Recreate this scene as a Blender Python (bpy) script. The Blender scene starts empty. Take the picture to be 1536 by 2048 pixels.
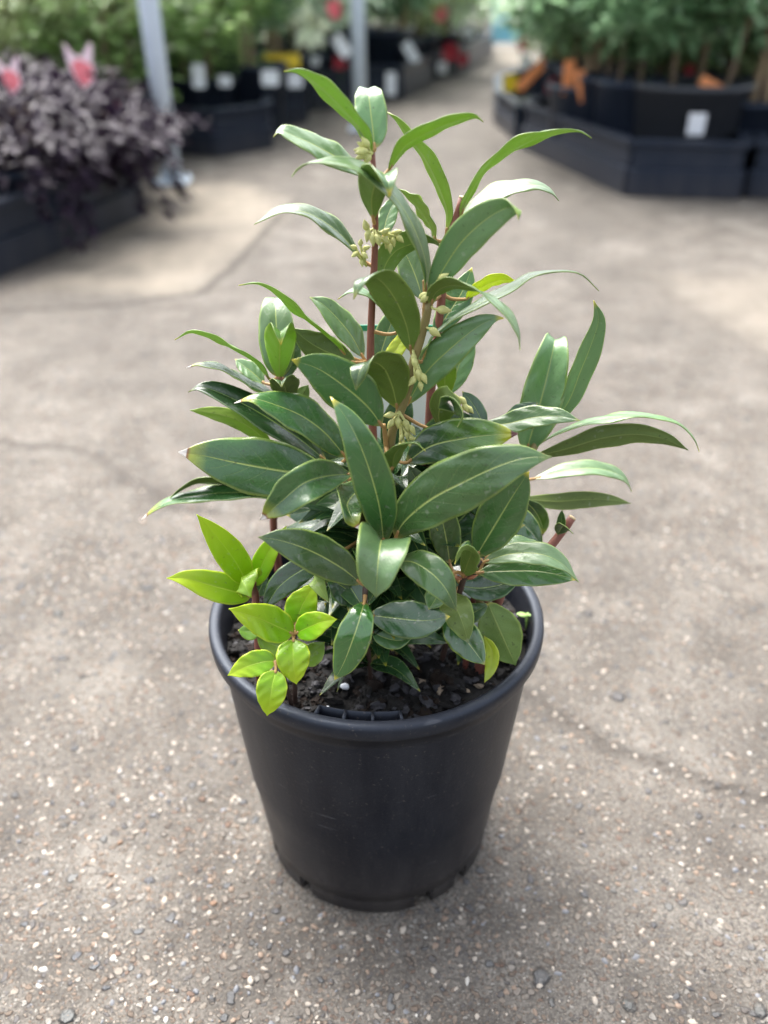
import bpy, math, random
import numpy as np
from mathutils import Vector
R = math.radians
C = bpy.context.scene.collection
SC = bpy.context.scene

# ------------------------------------------------------------------ camera, light, exposure
F, TH, CH = 1750.0, R(31.3), 0.5095
PX, PY, PH = -0.0045, 0.42, 0.187          # pot axis and height
cam_d = bpy.data.cameras.new('camera'); cam = bpy.data.objects.new('camera', cam_d); C.objects.link(cam)
cam.location = (0, 0, CH); cam.rotation_euler = (R(90) - TH, 0, 0)
cam_d.sensor_fit = 'VERTICAL'; cam_d.sensor_height = 36; cam_d.sensor_width = 27
cam_d.lens = F / 2048 * 36; cam_d.clip_start = 0.01; cam_d.clip_end = 2000
cam_d.dof.use_dof = True; cam_d.dof.focus_distance = 0.438; cam_d.dof.aperture_fstop = 4.7
SC.camera = cam
SUN_EL, SUN_AZ = R(58), R(-28)             # azimuth measured from +Y towards +X
w = bpy.data.worlds.new('World'); SC.world = w; w.use_nodes = True
nt = w.node_tree; nt.nodes.clear()
sky = nt.nodes.new('ShaderNodeTexSky'); sky.sky_type = 'NISHITA'; sky.sun_disc = False
sky.sun_elevation = SUN_EL; sky.sun_rotation = SUN_AZ; sky.air_density = 1.0; sky.dust_density = 6.0; sky.ozone_density = 0.6
bg = nt.nodes.new('ShaderNodeBackground'); bg.inputs[1].default_value = 0.15
hs = nt.nodes.new('ShaderNodeHueSaturation'); hs.inputs['Saturation'].default_value = 0.42
wo = nt.nodes.new('ShaderNodeOutputWorld')
nt.links.new(sky.outputs[0], hs.inputs['Color']); nt.links.new(hs.outputs[0], bg.inputs[0]); nt.links.new(bg.outputs[0], wo.inputs[0])
sd = bpy.data.lights.new('sun', 'SUN'); sd.energy = 1.3; sd.angle = R(50); sd.color = (1, 0.98, 0.95)
so = bpy.data.objects.new('sun', sd); C.objects.link(so)
so.rotation_euler = Vector((math.sin(SUN_AZ)*math.cos(SUN_EL), math.cos(SUN_AZ)*math.cos(SUN_EL), math.sin(SUN_EL))).to_track_quat('Z', 'Y').to_euler()
SC.view_settings.view_transform = 'Standard'; SC.view_settings.look = 'None'
SC.view_settings.exposure = 1.93; SC.view_settings.gamma = 1
try:
    SC.cycles.use_denoising = True; SC.cycles.max_bounces = 8; SC.cycles.sample_clamp_indirect = 6
except Exception: pass

# ------------------------------------------------------------------ pixel -> world helpers
fw = np.array([0, math.cos(TH), -math.sin(TH)]); up = np.array([0, math.sin(TH), math.cos(TH)]); rt = np.array([1., 0, 0])
camp = np.array([0, 0, CH])
def ray(px, py): return fw + (px - 768) / F * rt + (1024 - py) / F * up
def at(px, py, Y):                         # point of that sight line at distance Y in front of the camera
    r = ray(px, py); return camp + r * (Y / r[1])
def ground(px, py, z=0.0):
    r = ray(px, py); return camp + r * ((z - CH) / r[2])
def depth(p): return float(np.dot(p - camp, fw))
def xat(px, Y, z):                         # world x that shows at px for a point (Y, z)
    return (px - 768) / F * depth(np.array([0, Y, z]))

# ------------------------------------------------------------------ materials
def nodes(name):
    m = bpy.data.materials.new(name); m.use_nodes = True
    t = m.node_tree; return m, t, t.nodes['Principled BSDF'], t.nodes['Material Output']
def N(t, typ, **kw):
    n = t.nodes.new(typ)
    for k, v in kw.items():
        if k == 'op': n.operation = v
        elif k == 'bt': n.blend_type = v
        elif isinstance(k, str) and k.startswith('i'): n.inputs[int(k[1:])].default_value = v
        else: setattr(n, k, v)
    return n
def mix(t, fac, a, b, bt='MIX'):
    n = t.nodes.new('ShaderNodeMix'); n.data_type = 'RGBA'; n.blend_type = bt
    for i, v in ((0, fac), (6, a), (7, b)):
        if hasattr(v, 'links'): t.links.new(v, n.inputs[i])
        else: n.inputs[i].default_value = v if i == 0 else (*v[:3], 1)
    return n.outputs[2]
def math_(t, op, a, b=None, clamp=False):
    n = t.nodes.new('ShaderNodeMath'); n.operation = op; n.use_clamp = clamp
    for i, v in ((0, a), (1, b)):
        if v is None: continue
        if hasattr(v, 'links'): t.links.new(v, n.inputs[i])
        else: n.inputs[i].default_value = v
    return n.outputs[0]
def ramp(t, fac, stops, interp='LINEAR'):
    n = t.nodes.new('ShaderNodeValToRGB'); t.links.new(fac, n.inputs[0]); n.color_ramp.interpolation = interp
    e = n.color_ramp.elements
    while len(e) < len(stops): e.new(0.5)
    for k, (p, c) in enumerate(stops): e[k].position = p; e[k].color = (*c, 1) if len(c) == 3 else c
    return n.outputs[0]
def noise(t, vec, scale, detail=4, rough=.5):
    n = t.nodes.new('ShaderNodeTexNoise'); n.inputs['Scale'].default_value = scale; n.inputs['Detail'].default_value = detail
    n.inputs['Roughness'].default_value = rough
    if vec is not None: t.links.new(vec, n.inputs['Vector'])
    return n
def g(v): return (v, v, v)

def leaf_mat(name, base, rib, margin, rough=.35, trans=.18, tcol=None, under=False, tipcol=None, spec=.62, blotch=None, coat=0.0):
    m, t, b, out = nodes(name)
    uv = N(t, 'ShaderNodeUVMap'); sep = N(t, 'ShaderNodeSeparateXYZ'); t.links.new(uv.outputs[0], sep.inputs[0])
    u, v = sep.outputs[0], sep.outputs[1]
    av = math_(t, 'ABSOLUTE', math_(t, 'SUBTRACT', v, .5))           # 0 at midrib .5 at margin
    oi = N(t, 'ShaderNodeObjectInfo'); tc = N(t, 'ShaderNodeTexCoord')
    nz = noise(t, tc.outputs['Object'], 60, 3)
    col = mix(t, nz.outputs[0], tuple(c * .78 for c in base), tuple(min(1, c * 1.22) for c in base))
    hsv = N(t, 'ShaderNodeHueSaturation'); t.links.new(col, hsv.inputs['Color'])
    t.links.new(math_(t, 'ADD', math_(t, 'MULTIPLY', oi.outputs['Random'], .5), .78), hsv.inputs['Value'])
    t.links.new(math_(t, 'ADD', math_(t, 'MULTIPLY', oi.outputs['Random'], .03), .485), hsv.inputs['Hue'])
    col = hsv.outputs[0]
    if blotch:
        bn = noise(t, tc.outputs['Object'], 22, 2)
        f = math_(t, 'MULTIPLY', ramp(t, bn.outputs[0], [(.45, g(0)), (.56, g(1))]), ramp(t, u, [(.35, g(0)), (.6, g(1))]))
        col = mix(t, f, col, blotch)
    # lateral veins
    wv = math_(t, 'FRACT', math_(t, 'SUBTRACT', math_(t, 'MULTIPLY', u, 9.0), math_(t, 'MULTIPLY', av, 4.2)))
    vein = ramp(t, wv, [(0, g(1)), (.05, g(0)), (.96, g(0)), (1, g(1))])
    vf = math_(t, 'MULTIPLY', vein, ramp(t, av, [(0, g(.35)), (.3, g(.2)), (.45, g(0))]))
    col = mix(t, math_(t, 'MULTIPLY', vf, .5), col, rib)
    # midrib, thinner towards the tip
    wid = math_(t, 'ADD', math_(t, 'MULTIPLY', math_(t, 'SUBTRACT', 1.0, u), .026), .009)
    mr = math_(t, 'SUBTRACT', 1.0, math_(t, 'DIVIDE', av, wid), clamp=True)
    mrf = math_(t, 'MULTIPLY', math_(t, 'POWER', mr, .6), .9)
    col = mix(t, mrf, col, rib)
    # margin
    mg = ramp(t, av, [(.44, g(0)), (.475, g(1))])
    col = mix(t, math_(t, 'MULTIPLY', mg, .7), col, margin)
    # base of the blade and the tip
    col = mix(t, ramp(t, u, [(.0, g(1)), (.07, g(0))]), col, (.42, .36, .09))
    tn = math_(t, 'ADD', u, math_(t, 'MULTIPLY', nz.outputs[0], .03))
    blot = noise(t, tc.outputs['Object'], 24, 3, .6)
    col = mix(t, math_(t, 'MULTIPLY', ramp(t, blot.outputs[0], [(.45, g(0)), (.7, g(1))]), .35), col, tuple(min(1, c_ * 1.7 + .01) for c_ in base))
    spk = noise(t, tc.outputs['Object'], 520, 1, .4)
    col = mix(t, math_(t, 'MULTIPLY', ramp(t, spk.outputs[0], [(.70, g(0)), (.74, g(1))]), .55), col, (.03, .03, .015))
    spk2 = noise(t, tc.outputs['Object'], 260, 2, .5)
    col = mix(t, math_(t, 'MULTIPLY', ramp(t, spk2.outputs[0], [(.66, g(0)), (.72, g(1))]), .25), col, (.35, .38, .30))
    if tipcol == 'yellow': col = mix(t, math_(t, 'MULTIPLY', ramp(t, tn, [(.95, g(0)), (1.0, g(1))]), ramp(t, oi.outputs['Random'], [(.3, g(.1)), (.7, g(.9))])), col, (.62, .52, .03))
    if tipcol == 'young': col = mix(t, ramp(t, tn, [(.3, g(0)), (1.0, g(.75))]), col, (.50, .60, .02))
    if tipcol == 'dead':
        col = mix(t, ramp(t, tn, [(.84, g(0)), (.95, g(.8))]), col, (.36, .40, .04))
        col = mix(t, ramp(t, tn, [(.945, g(0)), (.96, g(1))]), col, (.24, .10, .03))
        col = mix(t, ramp(t, tn, [(.965, g(0)), (.972, g(1))]), col, (.72, .66, .60))
    if tipcol == 'burnt':
        col = mix(t, ramp(t, tn, [(.82, g(0)), (.95, g(.9))]), col, (.40, .40, .02))
        col = mix(t, ramp(t, tn, [(.95, g(0)), (.965, g(1))]), col, (.10, .02, .02))
    t.links.new(col, b.inputs['Base Color'])
    fn = noise(t, tc.outputs['Object'], 900, 2)
    r2 = noise(t, tc.outputs['Object'], 140, 2)
    t.links.new(math_(t, 'ADD', math_(t, 'MULTIPLY', r2.outputs[0], .22), rough - .17), b.inputs['Roughness'])
    b.inputs['Specular IOR Level'].default_value = spec
    b.inputs['Coat Weight'].default_value = coat if (coat or under) else .38; b.inputs['Coat Roughness'].default_value = .08 if coat else .20
    h = math_(t, 'SUBTRACT', math_(t, 'ADD', math_(t, 'MULTIPLY', fn.outputs[0], .5), math_(t, 'ADD', math_(t, 'MULTIPLY', r2.outputs[0], .8), math_(t, 'MULTIPLY', nz.outputs[0], 1.6))),
              math_(t, 'ADD', math_(t, 'MULTIPLY', mrf, .9 if not under else -1.2), math_(t, 'MULTIPLY', vf, .8)))
    bp = N(t, 'ShaderNodeBump'); bp.inputs['Strength'].default_value = .45; bp.inputs['Distance'].default_value = .0006
    t.links.new(h, bp.inputs['Height']); t.links.new(bp.outputs[0], b.inputs['Normal'])
    tr = N(t, 'ShaderNodeBsdfTranslucent')
    tcl = tcol or tuple(min(1, c * 2.6 + .02) for c in base)
    t.links.new(mix(t, mrf, tcl, rib), tr.inputs['Color'])
    ms = N(t, 'ShaderNodeMixShader'); ms.inputs[0].default_value = trans
    t.links.new(b.outputs[0], ms.inputs[1]); t.links.new(tr.outputs[0], ms.inputs[2]); t.links.new(ms.outputs[0], out.inputs[0])
    return m
def plain(name, col, rough=.5, var=.25, scale=30, spec=.5, bump=0.0, bscale=200, metal=0.0):
    m, t, b, out = nodes(name); tc = N(t, 'ShaderNodeTexCoord'); nz = noise(t, tc.outputs['Object'], scale, 5, .6)
    t.links.new(mix(t, nz.outputs[0], tuple(c * (1 - var) for c in col), tuple(min(1, c * (1 + var)) for c in col)), b.inputs['Base Color'])
    b.inputs['Roughness'].default_value = rough; b.inputs['Specular IOR Level'].default_value = spec; b.inputs['Metallic'].default_value = metal
    if bump:
        n2 = noise(t, tc.outputs['Object'], bscale, 4); bp = N(t, 'ShaderNodeBump'); bp.inputs['Strength'].default_value = bump; bp.inputs['Distance'].default_value = .001
        t.links.new(n2.outputs[0], bp.inputs['Height']); t.links.new(bp.outputs[0], b.inputs['Normal'])
    return m
def crown_mat(name, a, bcol, rough=.4, trans=.3, spec=.5):
    m, t, b, out = nodes(name)
    at_ = N(t, 'ShaderNodeAttribute'); at_.attribute_name = 'tint'
    oi = N(t, 'ShaderNodeObjectInfo')
    f = math_(t, 'ADD', math_(t, 'MULTIPLY', at_.outputs['Fac'], .8), math_(t, 'MULTIPLY', oi.outputs['Random'], .25), clamp=True)
    c = mix(t, f, a, bcol); t.links.new(c, b.inputs['Base Color']); b.inputs['Roughness'].default_value = rough
    b.inputs['Specular IOR Level'].default_value = spec
    tr = N(t, 'ShaderNodeBsdfTranslucent'); t.links.new(mix(t, .5, c, c, 'ADD'), tr.inputs['Color'])
    ms = N(t, 'ShaderNodeMixShader'); ms.inputs[0].default_value = trans
    t.links.new(b.outputs[0], ms.inputs[1]); t.links.new(tr.outputs[0], ms.inputs[2]); t.links.new(ms.outputs[0], out.inputs[0])
    return m

RIB = (.42, .50, .14); MARG = (.25, .34, .07)
M = {}
UND = leaf_mat('leaf_underside', (.14, .215, .045), (.33, .40, .10), MARG, .5, .22, (.30, .50, .06), under=True, spec=.35)
UNDO = leaf_mat('leaf_underside_olive', (.10, .15, .035), (.24, .30, .08), MARG, .55, .10, (.2, .35, .05), under=True, spec=.3)
UNDL = leaf_mat('leaf_underside_bright', (.22, .34, .05), (.40, .50, .12), (.4, .5, .1), .5, .3, (.45, .7, .06), under=True, spec=.35)
LM = {
 'pale': (leaf_mat('leaf_upper_sky_sheen', (.105, .195, .075), RIB, MARG, .40, .15, tipcol='yellow'), UND),  # paler green, the sky's reflection put into the base colour
 'mid': (leaf_mat('leaf_upper_mid', (.046, .112, .028), RIB, MARG, .36, .14, tipcol='yellow'), UND),
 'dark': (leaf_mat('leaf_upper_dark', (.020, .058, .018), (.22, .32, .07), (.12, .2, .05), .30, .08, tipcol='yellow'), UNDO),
 'deadtip': (leaf_mat('leaf_upper_dry_tip', (.038, .096, .026), RIB, MARG, .33, .12, tipcol='dead'), UND),
 'wet': (leaf_mat('leaf_upper_wet', (.03, .10, .016), RIB, (.3, .4, .06), .22, .12, tipcol='yellow', coat=.9), UND),
 'burnt': (leaf_mat('leaf_upper_burnt_tip', (.022, .066, .02), RIB, MARG, .28, .12, tipcol='burnt', blotch=(.10, .22, .012)), UNDL),
 'olive': (leaf_mat('leaf_upper_olive', (.05, .11, .03), RIB, MARG, .4, .12, tipcol='yellow'), UNDO),
 'bright': (leaf_mat('leaf_upper_bright', (.13, .24, .055), RIB, MARG, .4, .2, tipcol='yellow'), UNDL),
 'yellow': (leaf_mat('leaf_upper_yellow', (.33, .42, .02), (.5, .55, .1), (.6, .6, .05), .42, .3, tipcol='yellow'),
            leaf_mat('leaf_underside_yellow', (.30, .40, .02), (.5, .55, .1), (.65, .62, .04), .5, .3, under=True)),
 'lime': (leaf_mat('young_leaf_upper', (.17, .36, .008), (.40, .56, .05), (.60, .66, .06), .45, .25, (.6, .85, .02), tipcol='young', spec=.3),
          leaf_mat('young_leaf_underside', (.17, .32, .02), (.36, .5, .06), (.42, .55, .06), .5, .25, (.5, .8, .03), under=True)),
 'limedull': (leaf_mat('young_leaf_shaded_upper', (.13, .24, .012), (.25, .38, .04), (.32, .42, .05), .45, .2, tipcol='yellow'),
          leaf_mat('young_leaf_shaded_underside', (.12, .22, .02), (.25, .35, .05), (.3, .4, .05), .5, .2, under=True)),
}
M['stem_brown'] = plain('stem_brown', (.19, .065, .045), .55, .35, 120, bump=.3)
M['stem_dark'] = plain('stem_dark', (.05, .028, .02), .6, .35, 120, bump=.3)
M['stem_green'] = plain('stem_green', (.20, .16, .055), .55, .35, 90, bump=.3)
M['petiole'] = plain('petiole', (.34, .20, .07), .5, .25, 90)
M['cut_wood'] = plain('cut_wood', (.5, .38, .22), .7, .2, 300)
M['bud'] = plain('bud', (.52, .52, .19), .5, .25, 250, bump=.3, bscale=900)
M['white'] = plain('label_white', (.82, .84, .88), .4, .06, 20)
M['label_green'] = plain('label_green', (.03, .28, .16), .4, .05)
M['bark'] = plain('trunk_bark', (.20, .145, .095), .8, .35, 25, bump=.5)
M['bark_tan'] = plain('cane_tan', (.36, .26, .16), .8, .25, 25, bump=.4)
M['orange'] = plain('label_orange', (.85, .30, .10), .45, .1)
M['yellow'] = plain('label_yellow', (.88, .62, .02), .45, .1)
M['red'] = plain('label_red', (.42, .03, .05), .45, .2)
M['pink'] = plain('label_pink', (.95, .20, .23), .45, .3, 60)
M['palepink'] = plain('label_pale_pink', (.85, .62, .66), .45, .25, 60)
M['cream'] = plain('petal_cream', (.74, .80, .58), .5, .1)
M['steel'] = plain('galvanised_steel', (.58, .66, .74), .5, .12, 14, metal=.0)
M['peat'] = plain('peat', (.005, .0042, .0038), .85, .6, 120, bump=.8, bscale=400)

def N_sep(t, tc):
    sp = N(t, 'ShaderNodeSeparateXYZ'); t.links.new(tc.outputs['Object'], sp.inputs[0]); return sp.outputs[2]
def pot_plastic(name, col, dust, dcol=(.11, .10, .095), lip=False):
    m, t, b, out = nodes(name); tc = N(t, 'ShaderNodeTexCoord')
    mp = N(t, 'ShaderNodeMapping'); mp.inputs['Scale'].default_value = (1, 1, .16); t.links.new(tc.outputs['Object'], mp.inputs[0])
    n1 = noise(t, mp.outputs[0], 30, 6, .66); n2 = noise(t, tc.outputs['Object'], 480, 3, .7); n3 = noise(t, tc.outputs['Object'], 9, 3)
    f = math_(t, 'MULTIPLY', ramp(t, n1.outputs[0], [(.42, g(0)), (.75, g(1))]), dust)
    c = mix(t, f, col, dcol)
    if lip: c = mix(t, ramp(t, math_(t, 'MULTIPLY', math_(t, 'SUBTRACT', N_sep(t, tc), PH - .012), 80), [(.0, g(0)), (.1, g(.25)), (.75, g(.3)), (.95, g(1))]), c, (.028, .031, .040))
    c = mix(t, math_(t, 'MULTIPLY', ramp(t, n2.outputs[0], [(.63, g(0)), (.70, g(1))]), dust * .6), c, (.11, .095, .08))
    # dirt thrown up from the floor near the foot
    sp = N(t, 'ShaderNodeSeparateXYZ'); t.links.new(tc.outputs['Object'], sp.inputs[0])
    low = ramp(t, math_(t, 'MULTIPLY', sp.outputs[2], 5), [(.0, g(1)), (.35, g(0))])
    c = mix(t, math_(t, 'MULTIPLY', math_(t, 'MULTIPLY', low, n1.outputs[0]), .8 * dust), c, (.10, .085, .07))
    # thin scuffs
    ms_ = N(t, 'ShaderNodeMapping'); ms_.inputs['Scale'].default_value = (9, 9, 70); ms_.inputs['Rotation'].default_value = (.25, .1, 0); t.links.new(tc.outputs['Object'], ms_.inputs[0])
    sc = noise(t, ms_.outputs[0], 3.0, 2, .4)
    c = mix(t, math_(t, 'MULTIPLY', ramp(t, sc.outputs[0], [(.70, g(0)), (.73, g(1)), (.76, g(0))]), dust * .5), c, (.12, .12, .13))
    t.links.new(c, b.inputs['Base Color'])
    t.links.new(math_(t, 'ADD', math_(t, 'MULTIPLY', n1.outputs[0], .35), .22), b.inputs['Roughness'])
    b.inputs['Specular IOR Level'].default_value = .27; b.inputs['Specular Tint'].default_value = (.72, .84, 1.0, 1)
    bp = N(t, 'ShaderNodeBump'); bp.inputs['Strength'].default_value = .25; bp.inputs['Distance'].default_value = .0005
    t.links.new(math_(t, 'ADD', n2.outputs[0], math_(t, 'MULTIPLY', n1.outputs[0], 2)), bp.inputs['Height']); t.links.new(bp.outputs[0], b.inputs['Normal'])
    return m
M['pot'] = pot_plastic('black_pot_plastic', (.0026, .0040, .0090), .85, (.024, .025, .030), True)
M['bpot'] = pot_plastic('nursery_pot_plastic', (.022, .030, .050), .3, (.05, .052, .06))
M['tray'] = pot_plastic('display_ring_plastic', (.015, .020, .033), .5, (.045, .046, .055))

def ground_mat():
    m, t, b, out = nodes('weathered_concrete')
    geo = N(t, 'ShaderNodeNewGeometry'); P = geo.outputs['Position']
    def attr(n): a = N(t, 'ShaderNodeAttribute'); a.attribute_name = n; return a.outputs['Fac']
    tan, crack, wear = attr('tan'), attr('crack'), attr('wear')
    wn = noise(t, P, 75, 3); dist = N(t, 'ShaderNodeVectorMath', operation='ADD')
    wv = N(t, 'ShaderNodeVectorMath', operation='SCALE'); wv.inputs[3].default_value = .011
    t.links.new(wn.outputs['Color'], wv.inputs[0]); t.links.new(P, dist.inputs[0]); t.links.new(wv.outputs[0], dist.inputs[1]); Q = dist.outputs[0]
    big = noise(t, P, 2.3, 5, .6); med = noise(t, P, 14, 5, .65); fine = noise(t, P, 420, 3, .7)
    c = mix(t, ramp(t, big.outputs[0], [(.3, g(0)), (.7, g(1))]), (.058, .051, .043), (.158, .143, .122))
    c = mix(t, ramp(t, med.outputs[0], [(.42, g(0)), (.66, g(.9))]), c, (.23, .21, .182))
    c = mix(t, ramp(t, med.outputs[0], [(.28, g(.8)), (.45, g(0))]), c, (.066, .057, .046))
    c = mix(t, ramp(t, fine.outputs[0], [(.35, g(.85)), (.55, g(0))]), c, (.05, .043, .035))
    c = mix(t, ramp(t, fine.outputs[0], [(.55, g(0)), (.75, g(.7))]), c, (.30, .27, .23))
    pal = noise(t, P, 6.5, 4, .55); c = mix(t, ramp(t, pal.outputs[0], [(.56, g(0)), (.74, g(.75))]), c, (.31, .29, .255))
    def vor(scale, rand=1.0):
        v = N(t, 'ShaderNodeTexVoronoi'); v.inputs['Scale'].default_value = scale; v.inputs['Randomness'].default_value = rand
        t.links.new(Q, v.inputs['Vector']); return v
    hts = []
    palette = [(0, (.27, .225, .18)), (.2, (.17, .125, .092)), (.38, (.33, .29, .24)), (.52, (.12, .115, .115)), (.66, (.235, .175, .13)), (.80, (.38, .36, .32)), (.93, (.19, .115, .08))]
    for sc_, lim, frac, pal, amt in ((440, .46, .10, palette, .8), (225, .44, .22, palette, .9), (130, .42, .58, palette, .9),
                                (95, .36, .72, [(0, (.135, .145, .155)), (.3, (.29, .25, .21)), (.5, (.12, .13, .145)), (.7, (.20, .205, .20)), (.85, (.33, .30, .26)), (.96, (.20, .12, .08))], .95),
                                (40, .26, .90, [(0, (.12, .13, .14)), (.4, (.16, .175, .175)), (.8, (.11, .12, .135))], .8)):
        v = vor(sc_); sp = N(t, 'ShaderNodeSeparateColor'); t.links.new(v.outputs['Color'], sp.inputs[0])
        on = math_(t, 'GREATER_THAN', sp.outputs[0], frac)
        rad = math_(t, 'SUBTRACT', lim, math_(t, 'MULTIPLY', sp.outputs[2], .14))
        inside = math_(t, 'MULTIPLY', math_(t, 'SUBTRACT', rad, v.outputs['Distance']), 14, clamp=True)
        k = math_(t, 'MULTIPLY', math_(t, 'MULTIPLY', on, inside), wear)
        pc = ramp(t, sp.outputs[1], pal, 'CONSTANT')
        edge = math_(t, 'MULTIPLY', math_(t, 'MULTIPLY', on, math_(t, 'MULTIPLY', math_(t, 'SUBTRACT', math_(t, 'ADD', rad, .10), v.outputs['Distance']), 10, clamp=True)), wear)
        c = mix(t, math_(t, 'MULTIPLY', edge, .45), c, (.045, .036, .03))
        c = mix(t, math_(t, 'MULTIPLY', k, amt), c, pc)
        hts.append(math_(t, 'MULTIPLY', k, 90.0 / sc_))
    c = mix(t, math_(t, 'MULTIPLY', tan, ramp(t, med.outputs[0], [(.2, g(.5)), (.6, g(1))])), c, (.33, .285, .22))
    c = mix(t, crack, c, (.045, .037, .03))
    big2 = noise(t, P, 3.4, 5, .62); c = mix(t, ramp(t, big2.outputs[0], [(.32, g(.62)), (.52, g(.12)), (.7, g(0))]), c, (.075, .066, .056))
    c = mix(t, .15, c, (.02, .021, .023))
    t.links.new(c, b.inputs['Base Color']); b.inputs['Roughness'].default_value = .82; b.inputs['Specular IOR Level'].default_value = .35
    h = math_(t, 'ADD', math_(t, 'MULTIPLY', fine.outputs[0], .35), math_(t, 'MULTIPLY', med.outputs[0], .8))
    for x in hts: h = math_(t, 'ADD', h, x)
    h = math_(t, 'SUBTRACT', h, math_(t, 'MULTIPLY', crack, 2.0))
    bp = N(t, 'ShaderNodeBump'); bp.inputs['Strength'].default_value = 1.0; bp.inputs['Distance'].default_value = .0028
    t.links.new(h, bp.inputs['Height']); t.links.new(bp.outputs[0], b.inputs['Normal'])
    return m
M['ground'] = ground_mat()

# ------------------------------------------------------------------ object helpers
def tag(o, label, cat, group=None, kind=None):
    if label: o['label'] = label
    if cat: o['category'] = cat
    if group: o['group'] = group
    if kind: o['kind'] = kind
    return o
def thing(name, loc, label, cat, group=None, rz=0):
    o = bpy.data.objects.new(name, None); C.objects.link(o); o.location = tuple(loc); o.rotation_euler[2] = rz
    o.empty_display_size = .02; return tag(o, label, cat, group)
class MB:
    def __init__(s): s.v = []; s.f = []; s.mi = []
    def add(s, v, f, mi=0):
        n = len(s.v); s.v += [tuple(map(float, p)) for p in v]; s.f += [tuple(i + n for i in q) for q in f]; s.mi += [mi] * len(f)
    def tube(s, pts, rad, seg=10, mi=0, caps=True):
        P = [np.array(p, float) for p in pts]; n = len(P); r = rad if hasattr(rad, '__len__') else [rad] * n
        T = [P[min(i + 1, n - 1)] - P[max(i - 1, 0)] for i in range(n)]; T = [x / (np.linalg.norm(x) + 1e-12) for x in T]
        a = np.array([1., 0, 0]) if abs(T[0][0]) < .8 else np.array([0, 1., 0]); vs = []
        for i in range(n):
            a = a - T[i] * np.dot(a, T[i]); a /= np.linalg.norm(a) + 1e-12; b_ = np.cross(T[i], a)
            for k in range(seg):
                q = 2 * math.pi * k / seg; vs.append(P[i] + (a * math.cos(q) + b_ * math.sin(q)) * r[i])
        fs = [(i * seg + k, i * seg + (k + 1) % seg, (i + 1) * seg + (k + 1) % seg, (i + 1) * seg + k) for i in range(n - 1) for k in range(seg)]
        if caps: fs += [tuple(range(seg))[::-1], tuple((n - 1) * seg + k for k in range(seg))]
        s.add(vs, fs, mi)
    def lathe(s, prof, seg=64, c=(0, 0), mi=0, a0=0.0, a1=2 * math.pi):
        full = abs(a1 - a0 - 2 * math.pi) < 1e-6; ns = seg if full else seg + 1; vs = []
        for r, z in prof:
            for k in range(ns):
                q = a0 + (a1 - a0) * k / seg; vs.append((c[0] + r * math.cos(q), c[1] + r * math.sin(q), z))
        fs = []
        for i in range(len(prof) - 1):
            for k in range(seg):
                k2 = (k + 1) % ns; fs.append((i * ns + k, i * ns + k2, (i + 1) * ns + k2, (i + 1) * ns + k))
        s.add(vs, fs, mi)
    def box(s, c, h, mi=0, ax=None):
        A = ax if ax is not None else np.eye(3); c = np.array(c, float)
        vs = [c + A[0] * h[0] * i + A[1] * h[1] * j + A[2] * h[2] * k for i in (-1, 1) for j in (-1, 1) for k in (-1, 1)]
        s.add(vs, [(0, 1, 3, 2), (4, 6, 7, 5), (0, 4, 5, 1), (2, 3, 7, 6), (0, 2, 6, 4), (1, 5, 7, 3)], mi)
    def prism(s, poly, o, ex, ey, n, th, mi=0):
        o = np.array(o, float); n_ = len(poly)
        vs = [o + ex * p[0] + ey * p[1] + n * (th / 2 * sg) for sg in (1, -1) for p in poly]
        s.add(vs, [tuple(range(n_)), tuple(range(2 * n_ - 1, n_ - 1, -1))] + [(i, i + n_, (i + 1) % n_ + n_, (i + 1) % n_) for i in range(n_)], mi)
    def build(s, name, mats, parent=None, origin=(0, 0, 0), smooth=True, bevel=0.0):
        me = bpy.data.meshes.new(name); o_ = np.array(origin, float)
        me.from_pydata([tuple(np.array(p) - o_) for p in s.v], [], s.f)
        for m in (mats if isinstance(mats, (list, tuple)) else [mats]): me.materials.append(m)
        me.polygons.foreach_set('material_index', s.mi)
        me.polygons.foreach_set('use_smooth', [smooth] * len(s.f)); me.update()
        ob = bpy.data.objects.new(name, me); C.objects.link(ob)
        if parent: ob.parent = parent; ob.location = tuple(o_ - np.array(tuple(parent.location)))
        else: ob.location = tuple(o_)
        if bevel:
            md = ob.modifiers.new('bevel', 'BEVEL'); md.width = bevel; md.segments = 2; md.limit_method = 'ANGLE'
        return ob
def catmull(P, n):
    P = [np.array(p, float) for p in P]
    if len(P) == 2: P = [P[0], (P[0] + P[1]) / 2, P[1]]
    Q = [2 * P[0] - P[1]] + P + [2 * P[-1] - P[-2]]; out = []
    for i in range(1, len(Q) - 2):
        for k in range(12):
            t = k / 12; a, b, c, d = Q[i - 1], Q[i], Q[i + 1], Q[i + 2]
            out.append(.5 * (2 * b + (c - a) * t + (2 * a - 5 * b + 4 * c - d) * t * t + (3 * b - a - 3 * c + d) * t ** 3))
    out.append(P[-1]); out = np.array(out)
    L = np.r_[0, np.cumsum(np.linalg.norm(np.diff(out, axis=0), axis=1))]
    s = np.linspace(0, L[-1], n)
    return np.stack([np.interp(s, L, out[:, k]) for k in range(3)], 1)
def unit(v): return v / (np.linalg.norm(v) + 1e-12)

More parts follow.
